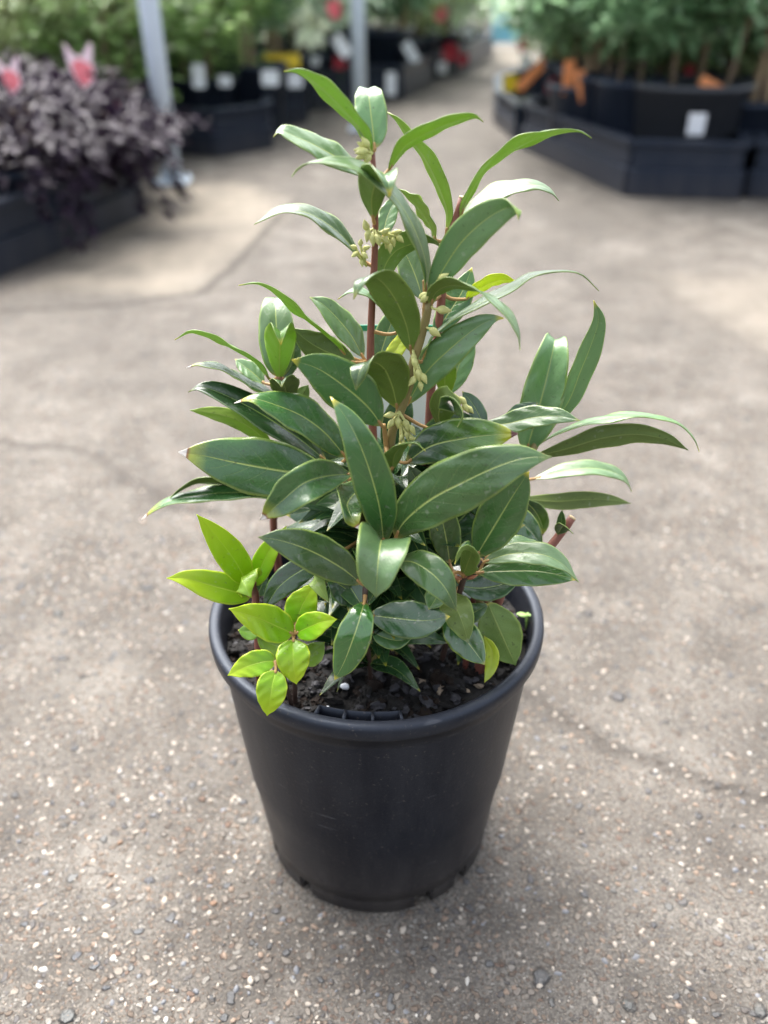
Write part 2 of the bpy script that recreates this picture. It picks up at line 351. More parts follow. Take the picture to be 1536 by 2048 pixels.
# ------------------------------------------------------------------ ground
def seg_dist(X, Y, pts):
    d = np.full(X.shape, 9.0)
    for (ax, ay), (bx, by) in zip(pts[:-1], pts[1:]):
        vx, vy = bx - ax, by - ay; t = np.clip(((X - ax) * vx + (Y - ay) * vy) / (vx * vx + vy * vy + 1e-12), 0, 1)
        d = np.minimum(d, np.hypot(X - ax - t * vx, Y - ay - t * vy))
    return d
def in_poly(X, Y, poly):
    ins = np.zeros(X.shape, bool); n = len(poly)
    for i in range(n):
        (x1, y1), (x2, y2) = poly[i], poly[(i + 1) % n]
        c = ((y1 > Y) != (y2 > Y)) & (X < (x2 - x1) * (Y - y1) / (y2 - y1 + 1e-12) + x1); ins ^= c
    return ins
def gp(*pxs): return [tuple(ground(x, y)[:2]) for x, y in pxs]
def build_ground():
    ys = [-1.5, -.8, -.3, -.1, 0.0]
    while ys[-1] < 1.25: ys.append(ys[-1] + .006)
    st = .006
    while ys[-1] < 16: st *= 1.035; ys.append(ys[-1] + st)
    ys += [24, 40, 90, 250, 900]
    xs = list(np.arange(-.6, .6001, .006)); st = .006
    while xs[-1] < 8: st *= 1.06; xs.append(xs[-1] + st); xs.insert(0, -xs[-1])
    xs += [14, 30, 120, 900]; xs = [-900, -120, -30, -14] + xs
    X, Y = np.meshgrid(xs, ys); rng = np.random.default_rng(5)
    def wob(X, Y, s, seed):
        r = np.random.default_rng(seed); o = 0
        for k in range(6): a, b, p = r.normal(0, s, 3); o = o + np.sin(a * X + b * Y + p * 3)
        return o / 6
    Xw = X + .018 * wob(X, Y, 22, 1) + .006 * wob(X, Y, 80, 3); Yw = Y + .018 * wob(X, Y, 22, 2) + .006 * wob(X, Y, 80, 4)
    tan = np.zeros(X.shape)
    for poly, s_, amt in ((gp((60, 575), (330, 592), (395, 580), (470, 520), (560, 440), (580, 400), (480, 362), (330, 372), (270, 400), (120, 520)), .09, .8),
                        (gp((1300, 552), (1540, 545), (1700, 560), (1700, 740), (1536, 700), (1400, 640)), .13, .42),
                        (gp((560, 300), (800, 240), (985, 150), (975, 120), (930, 150), (700, 230)), .2, .25), (gp((960, 128), (1075, 128), (1060, 96), (985, 96)), .3, 1.0)):
        pl = poly + [poly[0]]; d = seg_dist(Xw, Yw, pl); i = in_poly(Xw, Yw, poly)
        tan = np.maximum(tan, np.clip(np.where(i, d, -d) / s_ + .35, 0, 1) * amt)
    cr = np.zeros(X.shape)
    for pts, wd, amt in ((gp((600, 400), (545, 440), (480, 520), (390, 590), (250, 612), (0, 622)), .016, .9),
                       (gp((1060, 1385), (1130, 1430), (1230, 1490), (1330, 1520), (1400, 1560), (1470, 1590), (1620, 1600)), .010, .75),
                       (gp((-60, 870), (60, 895), (190, 915), (250, 960), (330, 1010), (420, 1030)), .012, .6),
                       (gp((1300, 560), (1360, 610), (1440, 660), (1560, 720)), .03, .3),
                       (gp((1100, 380), (1250, 430), (1540, 470)), .03, .15)):
        d = seg_dist(Xw, Yw, pts); wmod = wd * (1 + .5 * wob(X, Y, 60, 7))
        cr = np.maximum(cr, np.clip(1 - d / np.maximum(wmod, .002), 0, 1) ** .8 * amt)
    # exposed aggregate, weaker on the tan patches and with distance
    wear = np.clip(1.0 - tan * .8, 0, 1) * (0.75 + .25 * wob(X, Y, 9, 9)) * np.clip(1.2 - (Y - .3) * .12, .55, 1)
    Z = .0012 * wob(X, Y, 16, 11) * (Y < 4)
    # the slab drops a little across the crack on the right
    m, n = X.shape; V = np.stack([X, Y, Z], -1).reshape(-1, 3)
    idx = np.arange(m * n).reshape(m, n); Fq = np.stack([idx[:-1, :-1], idx[:-1, 1:], idx[1:, 1:], idx[1:, :-1]], -1).reshape(-1, 4)
    me = bpy.data.meshes.new('ground'); me.from_pydata(V.tolist(), [], Fq.tolist())
    for nme, a in (('tan', tan), ('crack', cr), ('wear', wear)):
        me.attributes.new(nme, 'FLOAT', 'POINT').data.foreach_set('value', a.reshape(-1).astype(np.float32))
    me.materials.append(M['ground']); me.polygons.foreach_set('use_smooth', [True] * len(Fq)); me.update()
    o = bpy.data.objects.new('ground', me); C.objects.link(o); o['kind'] = 'structure'
build_ground()

def ico():
    p = (1 + 5 ** .5) / 2; v = [(-1, p, 0), (1, p, 0), (-1, -p, 0), (1, -p, 0), (0, -1, p), (0, 1, p), (0, -1, -p), (0, 1, -p), (p, 0, -1), (p, 0, 1), (-p, 0, -1), (-p, 0, 1)]
    f = [(0, 11, 5), (0, 5, 1), (0, 1, 7), (0, 7, 10), (0, 10, 11), (1, 5, 9), (5, 11, 4), (11, 10, 2), (10, 7, 6), (7, 1, 8), (3, 9, 4), (3, 4, 2), (3, 2, 6), (3, 6, 8), (3, 8, 9), (4, 9, 5), (2, 4, 11), (6, 2, 10), (8, 6, 7), (9, 8, 1)]
    v = [np.array(x) / np.linalg.norm(x) for x in v]; F2 = []; cache = {}
    def mid(a, b):
        k = (min(a, b), max(a, b))
        if k not in cache: v.append(unit(v[a] + v[b])); cache[k] = len(v) - 1
        return cache[k]
    for a, b, c in f:
        x, y, z = mid(a, b), mid(b, c), mid(c, a); F2 += [(a, x, z), (b, y, x), (c, z, y), (x, y, z)]
    return np.array(v), F2
ICO_V, ICO_F = ico()
def stones(rng, n, place, size, flat, mats, name, parent=None, kind=None, origin=(0, 0, 0), smooth=True, rough=.22):
    mb = MB()
    for i in range(n):
        p, ok = place(rng)
        if not ok: continue
        s = size(rng); a = rng.uniform(0, 6.28); ca, sa = math.cos(a), math.sin(a)
        v = ICO_V * (1 + rng.normal(0, rough, (len(ICO_V), 1)) * .6) * np.array([s * rng.uniform(.8, 1.5), s * rng.uniform(.6, 1.0), s * flat * rng.uniform(.7, 1.3)])
        tl = rng.normal(0, .25, 2); v[:, 2] += v[:, 0] * tl[0] * flat + v[:, 1] * tl[1] * flat
        v = np.stack([v[:, 0] * ca - v[:, 1] * sa, v[:, 0] * sa + v[:, 1] * ca, v[:, 2]], 1) + p
        mb.add(v, ICO_F, int(rng.choice(len(mats), p=[m[1] for m in mats])))
    ob = mb.build(name, [m[0] for m in mats], parent, origin, smooth)
    if kind: ob['kind'] = kind
    return ob
rng = np.random.default_rng(12)
def place_grit(r):
    y = .16 + .75 * r.random() ** 1.3; x = r.uniform(-.42, .42)
    return np.array([x, y, -.0002]), math.hypot(x - PX, y - PY) > .083
grit = stones(rng, 9000, place_grit, lambda r: .0006 + .0016 * r.random() ** 2.6, .55,
       [(plain('grit_cream', (.34, .30, .25), .75, .2), .47), (plain('grit_tan', (.21, .155, .115), .8, .25), .28), (plain('grit_slate', (.15, .155, .165), .6, .2), .18), (plain('grit_white', (.42, .40, .36), .7, .1), .04), (plain('grit_rust', (.18, .11, .07), .8, .2), .03)],
       'gravel', kind='stuff')

# ------------------------------------------------------------------ hero plant: pot
hero = thing('potted_shrub', (PX, PY, 0), 'glossy dark-leaved shrub with lime young shoots in the round black pot in front', 'potted plant')
HO = np.array([PX, PY, 0])
mb = MB(); c = (PX, PY)
rt_, rb_ = .0935, .0765
prof = []
for k in range(15):
    z = .013 + (PH - .013 - .011) * k / 14; prof.append((rb_ + (rt_ - rb_) * (k / 14) ** .92, z))
stepz = .066
prof = [(r + (0.0012 if z > stepz else 0), z) for r, z in prof]
prof = [(rb_ - .006, .0125), (rb_ - .001, .0125)] + prof
lip = [(.0950, PH - .0135), (.0962, PH - .0132), (.0967, PH - .0105), (.0990, PH - .0100), (.0997, PH - .0092), (.1000, PH - .004), (.0996, PH - .0012), (.0982, PH), (.0950, PH), (.0935, PH - .0008), (.0928, PH - .003), (.0915, PH - .012), (.0895, PH - .030), (.075, .015), (.0, .0149)]
mb.lathe(prof + lip, 128, c)
pot = mb.build('pot', M['pot'], hero, HO)
# foot ring: arcs with drainage notches between them
mb = MB(); deg = math.pi / 180
for a0, a1 in ((-152, -131), (-124, -72), (-62, -48), (-40, -8), (2, 50), (60, 110), (120, 165), (175, 203)):
    mb.lathe([(rb_ - .007, .0127), (rb_ - .0075, .0003), (rb_ - .0022, .0), (rb_ - .0008, .0015), (rb_ - .0002, .0135)], 14, c, 0, a0 * deg, a1 * deg)
    for a in (a0, a1):
        q = a * deg; e = np.array([math.cos(q), math.sin(q), 0]); n_ = np.array([-math.sin(q), math.cos(q), 0])
        mb.box(HO + e * (rb_ - .0042) + np.array([0, 0, .0066]), (.0030, .0005, .0062), 0, np.array([e, n_, [0, 0, 1.]]))
mb.build('foot_ring', M['pot'], hero, HO)
# slotted tab on the inner face of the rim
mb = MB()
for k, a in enumerate(np.linspace(-109.5, -81.5, 4)):
    q = a * deg; e = np.array([math.cos(q), math.sin(q), 0]); n_ = np.array([-math.sin(q), math.cos(q), 0])
    mb.box(HO + e * .0902 + np.array([0, 0, PH - .0045]), (.0032, .0007, .0035), 0, np.array([e, n_, [0, 0, 1.]]))
mb.lathe([(.0872, PH - .012), (.0872, PH - .0012), (.0865, PH - .0012), (.0862, PH - .012)], 10, c, 0, -109.5 * deg, -81.5 * deg)
mb.build('rim_slot', M['pot'], hero, HO)

# soil
SZ = PH - .017
mb = MB(); rs = np.random.default_rng(3); vs = []; nr, na = 16, 72
def soil_z(x, y): return SZ + .0025 * math.sin(x * 90 + 1) * math.cos(y * 75) + .0016 * math.sin(x * 240 + y * 180) - .25 * max(0, math.hypot(x, y) - .07) ** 1.2
for i in range(nr + 1):
    for k in range(na):
        r_ = .0905 * i / nr; q = 2 * math.pi * k / na; x, y = r_ * math.cos(q), r_ * math.sin(q)
        vs.append((PX + x, PY + y, soil_z(x, y) + rs.normal(0, .0006)))
mb.add(vs, [(i * na + k, i * na + (k + 1) % na, (i + 1) * na + (k + 1) % na, (i + 1) * na + k) for i in range(nr) for k in range(na)])
soil = mb.build('soil', M['peat'], hero, HO)
def place_chip(r):
    q = r.uniform(0, 6.283); d = .088 * math.sqrt(r.random()); x, y = d * math.cos(q), d * math.sin(q)
    return np.array([PX + x, PY + y, soil_z(x, y) + r.uniform(-.0005, .0022)]), True
ch = stones(rs, 2200, place_chip, lambda r: .0010 + .0036 * r.random() ** 2.4, .5,
       [(plain('bark_chip_black', (.008, .007, .0065), .7, .6, 200, .25, bump=.6, bscale=600), .55), (plain('bark_chip_brown', (.018, .012, .009), .8, .5, 200, .2, bump=.6, bscale=600), .25), (plain('bark_chip_grey', (.030, .029, .034), .6, .4, 200, .4, bump=.5, bscale=600), .18), (plain('grit_pale', (.28, .22, .16), .8, .3), .02)],
       'mulch', hero, 'stuff', HO, smooth=False, rough=.35)
for px, py, s in ((690, 1373, .0026), (1008, 1365, .0013), (800, 1430, .0011), (655, 1415, .0012), (735, 1290, .0016), (668, 1398, .0010)):
    mb = MB(); p = ground(px, py, SZ + .003); mb.add(ICO_V * (1 + rs.normal(0, .12, (len(ICO_V), 1))) * np.array([s, s * .75, s * .8]) + p, ICO_F); mb.build('perlite', M['white'], hero, p)

# ------------------------------------------------------------------ hero plant: stems
def P3(px, py, d): return at(px, py, PY + d / 1000.0)
def soilpt(px, d):
    Y = PY + d / 1000.0; return np.array([xat(px, Y, SZ), Y, SZ - .004])
STEMS = []
def stem(pts, r0, r1, mat, base=None, cut=False):
    P = [P3(*p) for p in pts]
    if base: P.append(soilpt(*base))
    Q = catmull(P, 44); n = len(Q); rr = [(r0 + (r1 - r0) * (i / (n - 1)) ** .8) * (1 + .16 * max(0, math.sin(i * .9)) ** 8) for i in range(n)]
    mb = MB(); mb.tube(Q, rr, 10, 0)
    if cut: mb.tube([Q[0] + unit(Q[0] - Q[1]) * .0008, Q[0]], [rr[0] * .92, rr[0] * 1.02], 10, 1)
    o = mb.build('stem', [M[mat], M['cut_wood']], hero, Q[-1]); STEMS.append((Q, rr)); return o
stem([(745, 302, 0), (749, 380, 0), (751, 440, 0), (749, 520, 0), (744, 610, 0), (741, 700, 0), (743, 790, -2), (748, 930, -6), (752, 1080, -8)], .0011, .0030, 'stem_brown', (752, -8))
stem([(860, 600, -15), (850, 645, -15), (838, 690, -14), (826, 725, -14), (817, 775, -14), (800, 825, -14), (783, 870, -15), (775, 960, -16), (785, 1080, -18)], .0018, .0032, 'stem_green', (790, -20))
stem([(849, 560, -13), (850, 590, -14), (849, 640, -15)], .0010, .0013, 'petiole')
stem([(924, 396, 20), (914, 432, 20), (903, 470, 20), (890, 540, 20), (874, 680, 18), (862, 780, 15), (855, 900, 10), (840, 1060, 5)], .0016, .0030, 'stem_brown', (838, 2), True)
stem([(895, 455, 22), (892, 490, 21), (888, 560, 20)], .0010, .0014, 'petiole')
stem([(558, 752, 12), (570, 800, 12), (576, 880, 16), (560, 970, 22), (547, 1050, 26)], .0016, .0026, 'stem_brown', (566, 34))
stem([(1072, 888, 10), (1050, 930, 6), (1015, 1010, 0), (985, 1090, -6)], .0020, .0030, 'stem_green', (935, -16))
stem([(766, 1088, -62), (752, 1120, -66), (738, 1160, -70), (730, 1205, -74)], .0014, .0012, 'stem_dark', (742, -44))
stem([(962, 1120, -56), (938, 1145, -58), (922, 1175, -56)], .0014, .0017, 'stem_dark', (880, -30))
stem([(1144, 1036, -16), (1122, 1066, -18), (1096, 1098, -22), (1045, 1150, -30), (1000, 1190, -36)], .0022, .0032, 'stem_brown', (955, -38), True)
stem([(500, 1158, -40), (508, 1180, -42), (512, 1205, -44)], .0018, .0024, 'stem_brown', (520, -44))
stem([(588, 1262, -70), (588, 1290, -71)], .0013, .0014, 'stem_dark', (590, -66))
stem([(550, 1322, -82), (562, 1335, -79)], .0011, .0012, 'stem_dark', (590, -72))
stem([(672, 930, -14), (692, 960, -24), (712, 1010, -26), (730, 1090, -26)], .0018, .0028, 'stem_green', (745, -30))
stem([(768, 850, -20), (771, 880, -18), (776, 920, -17)], .0010, .0014, 'petiole')
stem([(975, 1205, -44), (968, 1195, -42), (950, 1180, -40)], .0014, .0018, 'stem_brown', (930, -34))
stem([(730, 722, 6), (738, 760, 4), (743, 800, 0)], .0009, .0013, 'petiole')

# ------------------------------------------------------------------ hero plant: leaves
lr = np.random.default_rng(77)
V_ALL = []
STUFF = []
def leaf(kind, wpx, phi, pts, d, fold=.22, cup=.18, obov=0.0, label=None, pet=True, stuff=False):
    """pts: image path of the midrib base->tip; d: depth offsets in mm (start, end) or one per point."""
    n = len(pts)
    if len(d) != n:
        L = np.r_[0, np.cumsum([math.dist(pts[i], pts[i + 1]) for i in range(n - 1)])]; L = L / L[-1]; dd = [d[0] + (d[-1] - d[0]) * x for x in L]
    else: dd = d
    P = [P3(x, y, z) for (x, y), z in zip(pts, dd)]
    Q = catmull(P, 30); m = len(Q)
    midp = Q[m // 2]; hw = wpx * (.93 if kind.startswith('lime') else .88) / F * depth(midp) / 2
    V = unit(camp - midp); T0 = unit(Q[int(m * .62)] - Q[0]); T0 = unit(T0 - V * np.dot(T0, V) * .999)
    S0 = unit(np.cross(V, T0)); N0 = unit(np.cross(T0, S0))
    ph = phi if isinstance(phi, tuple) else (phi, phi)
    nv = 7; vs = []; uvs = []; seed = lr.uniform(0, 6.28); wav = lr.uniform(.03, .13); fold = fold * lr.uniform(1.0, 1.6); w2 = lr.uniform(.02, .07); s2 = lr.uniform(0, 6.28)
    for i in range(m):
        u = i / (m - 1); a = R(ph[0] + (ph[1] - ph[0]) * u)
        S = math.cos(a) * S0 + math.sin(a) * N0
        T = unit(Q[min(i + 1, m - 1)] - Q[max(i - 1, 0)]); S = unit(S - T * np.dot(S, T)); Nn = np.cross(T, S)
        uu = u ** (1 + obov)
        if kind.startswith('lime'): w_ = uu ** .62 * (1 - uu) ** 1.0 / .340 * 1.04
        else: w_ = uu ** .82 * (1 - uu) ** .92 / .303 * 1.02
        if u > .88: w_ *= ((1 - u) / .12 + 1e-6) ** .25
        w_ = max(w_, .015)
        for k in range(-nv, nv + 1):
            v = k / nv; av = abs(v)
            h = fold * av - cup * av ** 2.2 + wav * math.sin(u * 11 + seed + (2 if k > 0 else 0)) * av ** 2 + w2 * math.sin(u * 26 + s2 + k) * av
            edge = 1 + .012 * math.sin(u * 31 + seed)
            vs.append(Q[i] + (S * v * edge + Nn * h) * hw * w_); uvs.append((u, .5 + v / 2))
    cols = 2 * nv + 1; fs = []
    for i in range(m - 1):
        for k in range(cols - 1): a_ = i * cols + k; fs.append((a_, a_ + cols, a_ + cols + 1, a_ + 1))
    if stuff: STUFF.append((vs, uvs, fs)); return None
    me = bpy.data.meshes.new('leaf'); org = Q[0]
    me.from_pydata([tuple(p - org) for p in vs], [], fs); uvl = me.uv_layers.new(name='UVMap')
    for poly in me.polygons:
        poly.use_smooth = True
        for li in poly.loop_indices: uvl.data[li].uv = uvs[me.loops[li].vertex_index]
    me.materials.append(LM[kind][0]); me.materials.append(LM[kind][1])
    o = bpy.data.objects.new('leaf', me); C.objects.link(o); o.parent = hero; o.location = tuple(org - HO)
    md = o.modifiers.new('thickness', 'SOLIDIFY'); md.thickness = .00038; md.offset = -1; md.material_offset = 1; md.use_rim = True
    if label: o['label'] = label
    # face winding so that the upper side looks along N
    me.update()
    if np.dot(np.array(me.polygons[len(fs) // 2].normal), np.cross(unit(Q[m // 2 + 1] - Q[m // 2]), unit(vs[(m // 2) * cols + cols - 1] - vs[(m // 2) * cols]))) < 0:
        me.flip_normals()
    V_ALL.append(min(p[2] for p in vs))
    if pet:
        best = None
        for Qs, rr in STEMS:
            dd_ = np.linalg.norm(Qs - Q[0], axis=1); j = int(dd_.argmin())
            if best is None or dd_[j] < best[0]: best = (dd_[j], Qs[j], rr[j])
        if .001 < best[0] < .032:
            mb = MB(); Tb = unit(Q[1] - Q[0]); A = best[1]; Bm = (A + Q[0]) / 2 - Tb * best[0] * .15
            mb.tube(catmull([A, Bm, Q[0], Q[2]], 10), list(np.linspace(.0011, .0007, 10)), 8)
            petiole(mb, o, org)
    return o
def petiole(mb, o, org):
    me = bpy.data.meshes.new('petiole'); me.from_pydata([tuple(np.array(p) - org) for p in mb.v], [], mb.f)
    me.materials.append(M['petiole']); me.polygons.foreach_set('use_smooth', [True] * len(mb.f)); me.update()
    q = bpy.data.objects.new('petiole', me); C.objects.link(q); q.parent = o

# --- top
leaf('bright', 96, 112, [(745, 309), (721, 257), (671, 199), (622, 156), (595, 142), (567, 142)], (0, -6))
leaf('pale', 72, 4, [(749, 298), (746, 262), (741, 222), (737, 190), (736, 177), (736, 184)], (0, 3, 7, 12, 20, 27), .38, .15, -.25)
leaf('pale', 92, 58, [(726, 352), (685, 322), (633, 292), (589, 272), (560, 261), (546, 274)], (2, -4))
leaf('pale', 92, 68, [(849, 588), (854, 545), (845, 500), (820, 440), (790, 395), (755, 360), (715, 335), (672, 324), (635, 322), (602, 332), (583, 353)], (-13, -30))
leaf('mid', 78, 178, [(747, 440), (743, 400), (752, 366), (766, 350), (777, 366), (779, 394)], (-2, -12, -24, -36, -44, -47), .6, .1, .1)
leaf('bright', 86, -112, [(776, 342), (795, 311), (818, 284), (869, 257), (920, 238), (950, 233), (967, 243)], (6, 0))
leaf('bright', 80, 113, [(893, 464), (896, 424), (880, 374), (853, 318), (820, 275), (795, 240), (775, 224)], (22, 30))
leaf('bright', 94, -104, [(920, 438), (930, 406), (960, 354), (1008, 311), (1064, 279), (1124, 264), (1160, 263), (1184, 276)], (20, 12))
leaf('pale', 84, -62, [(905, 462), (955, 412), (1005, 382), (1060, 369), (1097, 378), (1118, 401)], (22, 30))
leaf('pale', 84, -16, [(856, 590), (874, 560), (893, 528), (920, 488), (952, 455), (988, 428), (1020, 414), (1036, 420), (1037, 440)], (-14, -16, -18, -22, -27, -32, -38, -44, -47), .25, .2)
leaf('bright', 76, 108, [(872, 480), (857, 443), (833, 410), (799, 377)], (20, 34))
leaf('mid', 80, (-155, -110), [(768, 575), (768, 535), (793, 500), (835, 485), (866, 486), (886, 496)], (4, 20))
leaf('pale', 70, 12, [(846, 600), (832, 555), (815, 515), (797, 484)], (12, 30))
leaf('pale', 42, 8, [(765, 478), (772, 442), (784, 412), (800, 395)], (4, 22))
leaf('mid', 82, 66, [(722, 518), (690, 478), (655, 448), (620, 428), (585, 421), (550, 427), (508, 448)], (2, -8))
# --- middle
leaf('mid', 88, 158, [(823, 705), (812, 648), (787, 592), (752, 554), (722, 562), (707, 599)], (-12, -18, -28, -38, -47, -51))
leaf('pale', 66, 74, [(800, 662), (775, 622), (740, 594), (705, 583), (675, 598)], (0, -6))
leaf('mid', 104, 160, [(795, 818), (785, 775), (768, 737), (742, 722), (721, 738), (711, 781)], (-14, -20, -29, -39, -47, -50))
leaf('pale', 80, (-135, -42), [(862, 612), (870, 585), (903, 569), (945, 577), (985, 600), (1018, 634), (1036, 668), (1041, 700)], (-15, -52))
leaf('mid', 74, -78, [(845, 722), (863, 678), (887, 655), (920, 629), (972, 601), (1025, 577), (1067, 553), (1124, 543), (1163, 549), (1198, 581)], (-10, -18))
leaf('pale', 82, -18, [(815, 808), (850, 748), (893, 704), (946, 660), (985, 638), (1008, 636)], (-8, -22))
leaf('yellow', 60, -118, [(932, 598), (960, 575), (1000, 559), (1035, 563)], (22, 18))
leaf('pale', 62, -8, [(897, 790), (914, 742), (930, 692), (945, 650)], (14, 26))
leaf('mid', 66, -12, [(868, 668), (898, 625), (925, 582), (944, 535)], (15, 32))
leaf('bright', 50, 160, [(893, 795), (890, 760), (897, 722), (912, 700)], (10, 2))
leaf('pale', 62, 25, [(727, 716), (703, 672), (674, 636), (645, 608), (619, 594)], (6, 16))
leaf('bright', 82, 98, [(693, 710), (669, 686), (641, 662), (598, 628), (569, 602), (541, 580), (512, 567), (477, 570)], (2, -4))
leaf('olive', 72, 168, [(712, 725), (675, 712), (640, 697), (608, 676), (587, 656)], (0, 6))
leaf('pale', 82, 2, [(559, 756), (556, 710), (553, 660), (551, 620), (551, 596), (551, 604)], (14, 18, 23, 30, 40, 50), .22, .2, -.25)
leaf('bright', 70, 179, [(559, 762), (559, 722), (560, 688), (561, 664), (561, 668), (562, 690)], (12, 5, -4, -12, -18, -21), .6, .1, .1)
leaf('mid', 40, 10, [(565, 760), (582, 720), (597, 675)], (16, 30))
leaf('bright', 70, 98, [(541, 760), (512, 726), (469, 700), (426, 677), (383, 665), (349, 679)], (12, 4))
leaf('pale', 44, 30, [(528, 766), (505, 745), (470, 718)], (16, 24))
leaf('deadtip', 72, 76, [(569, 800), (512, 775), (469, 752), (440, 738), (400, 729), (372, 735)], (6, 0))
leaf('olive', 66, 176, [(576, 812), (573, 788), (568, 768), (563, 762), (563, 774)], (8, 0, -8, -14, -18), .6, .1, .1)
leaf('olive', 36, 170, [(584, 815), (600, 795), (617, 770)], (10, 14))
leaf('dark', 84, 40, [(655, 925), (610, 886), (558, 850), (500, 815), (440, 786), (400, 774), (376, 784)], (-10, -4))
leaf('deadtip', 98, (18, 58), [(692, 915), (652, 868), (607, 834), (557, 812), (508, 798), (468, 806)], (-14, -24))
leaf('bright', 40, 172, [(548, 900), (512, 864), (470, 838), (425, 826), (380, 820)], (10, 12))
leaf('deadtip', 132, 8, [(672, 968), (610, 950), (540, 938), (470, 925), (410, 912), (357, 904)], (-24, -46), .16, .2)
leaf('dark', 84, 10, [(712, 985), (665, 1000), (615, 1022), (572, 1030)], (-12, -4))
leaf('olive', 60, 105, [(560, 985), (500, 968), (440, 964), (400, 965), (368, 976), (339, 996)], (10, 6))
leaf('deadtip', 62, 58, [(600, 1000), (540, 990), (480, 985), (416, 988), (358, 997), (314, 1014), (283, 1039)], (10, 2))
leaf('deadtip', 84, (25, -20), [(706, 948), (655, 952), (608, 966), (566, 1000), (520, 1040)], (-46, -60, -74, -78, -80), .4, .1, .25)
leaf('deadtip', 78, (35, -5), [(737, 960), (712, 984), (695, 1006), (700, 1028), (719, 1059)], (-40, -52, -64, -74, -78), .4, .2, .15)
leaf('mid', 112, 6, [(764, 852), (737, 815), (692, 775), (637, 738), (584, 720)], (-24, -44), .12, .16)
leaf('mid', 92, 2, [(768, 1092), (760, 1020), (742, 950), (718, 885), (690, 832), (660, 793)], (-60, -66, -70, -70, -66, -60), .2, .16)
leaf('mid', 132, -4, [(790, 1078), (808, 1044), (858, 1001), (921, 967), (992, 934), (1050, 916), (1104, 914)], (-62, -66, -71, -76, -80, -80, -78), .14, .18)
leaf('mid', 104, 0, [(952, 1114), (972, 1080), (995, 1042), (1028, 988), (1058, 943)], (-56, -62), .12, .15)
leaf('mid', 72, 4, [(900, 1128), (893, 1080), (882, 1030), (870, 985)], (-44, -40))
leaf('mid', 62, (150, 60), [(926, 1152), (938, 1122), (944, 1104), (925, 1100), (909, 1128)], (-60, -68, -77, -84, -88))
leaf('pale', 62, -34, [(965, 1125), (1020, 1108), (1080, 1108), (1125, 1128), (1158, 1164)], (-54, -66))
leaf('mid', 74, -20, [(955, 1145), (1010, 1142), (1070, 1142), (1120, 1150), (1154, 1160)], (-54, -62), .1, .12)
leaf('dark', 64, -5, [(920, 1172), (960, 1176), (1005, 1168), (1042, 1150)], (-46, -46))
leaf('pale', 52, -45, [(972, 1116), (1010, 1094), (1050, 1088), (1101, 1100)], (-38, -30))
leaf('wet', 62, -10, [(985, 1010), (1028, 1035), (1060, 1062), (1086, 1096)], (-14, -20))
leaf('burnt', 44, 20, [(1046, 998), (1070, 1022), (1083, 1048), (1085, 1072)], (-2, 0), label='browning drooping leaf')
leaf('olive', 34, 40, [(1116, 1068), (1127, 1052), (1138, 1060), (1146, 1068)], (-20, -24, -28, -30), pet=False)
leaf('olive', 22, -20, [(1114, 1070), (1122, 1050), (1124, 1020)], (-20, -20), pet=False)
leaf('pale', 118, 0, [(766, 1092), (763, 1080), (759, 1098), (755, 1140), (752, 1195)], (-66, -78, -89, -98, -101), .55, .12, .05, label='pointed leaf bending down towards the front')
leaf('mid', 80, -8, [(797, 1122), (828, 1125), (864, 1147), (893, 1180), (914, 1223)], (-70, -80, -88, -92, -93), .12, .2)
leaf('mid', 62, 30, [(888, 1158), (880, 1180), (870, 1200), (857, 1219)], (-72, -84))
leaf('mid', 92, 8, [(724, 1168), (680, 1134), (622, 1102), (565, 1082), (516, 1074)], (-72, -84), .12, .15)
leaf('dark', 62, 0, [(655, 1118), (600, 1142), (556, 1176), (528, 1222)], (-46, -60))
leaf('deadtip', 46, (40, 10), [(690, 1150), (655, 1146), (630, 1150), (640, 1176), (658, 1206)], (-60, -68, -76, -82, -86))
leaf('dark', 72, 5, [(722, 1208), (700, 1185), (672, 1165), (650, 1158)], (-64, -66))
leaf('dark', 56, 10, [(724, 1232), (698, 1240), (670, 1232), (650, 1206)], (-56, -58))
leaf('wet', 80, 8, [(729, 1202), (722, 1228), (708, 1272), (688, 1325), (669, 1360)], (-80, -90, -96, -98, -98), .16, .2, label='wet shiny leaf hanging over the soil')
leaf('dark', 88, -5, [(738, 1230), (790, 1236), (850, 1241), (900, 1233)], (-75, -90), .14, .2)
leaf('mid', 44, -5, [(742, 1262), (770, 1276), (800, 1281), (826, 1272)], (-66, -72))
leaf('olive', 72, 172, [(893, 1188), (910, 1212), (926, 1250), (936, 1286)], (-56, -72, -80, -82))
leaf('wet', 78, 12, [(890, 1222), (912, 1254), (940, 1290), (970, 1330)], (-56, -76))
leaf('yellow', 32, 20, [(968, 1272), (984, 1302), (981, 1336), (969, 1365)], (-56, -66), pet=False)
leaf('olive', 98, 174, [(974, 1203), (990, 1240), (1010, 1285), (1031, 1330)], (-44, -50, -54, -55), label='dull underside of a drooping leaf')
leaf('olive', 44, 10, [(905, 1232), (940, 1228), (977, 1208)], (-48, -46))
leaf('mid', 66, (165, 90), [(884, 862), (878, 828), (890, 802), (912, 808), (926, 832), (914, 854)], (-18, -26, -35, -43, -50, -53), .3, .15)
leaf('burnt', 96, -4, [(812, 926), (860, 893), (920, 878), (980, 870), (1036, 868)], (-32, -50), .12, .12, label='leaf with a brown burnt tip')
leaf('mid', 62, -34, [(960, 852), (1015, 847), (1065, 835), (1115, 832), (1160, 841)], (-10, -28))
leaf('pale', 92, 4, [(1052, 905), (1078, 815), (1096, 745), (1106, 700), (1110, 680), (1110, 688)], (10, 16, 21, 26, 33, 42), .45, .05, -.15)
leaf('pale', 56, 25, [(1108, 850), (1140, 797), (1160, 745), (1182, 690), (1197, 640), (1188, 601)], (12, 8), .3, .1)
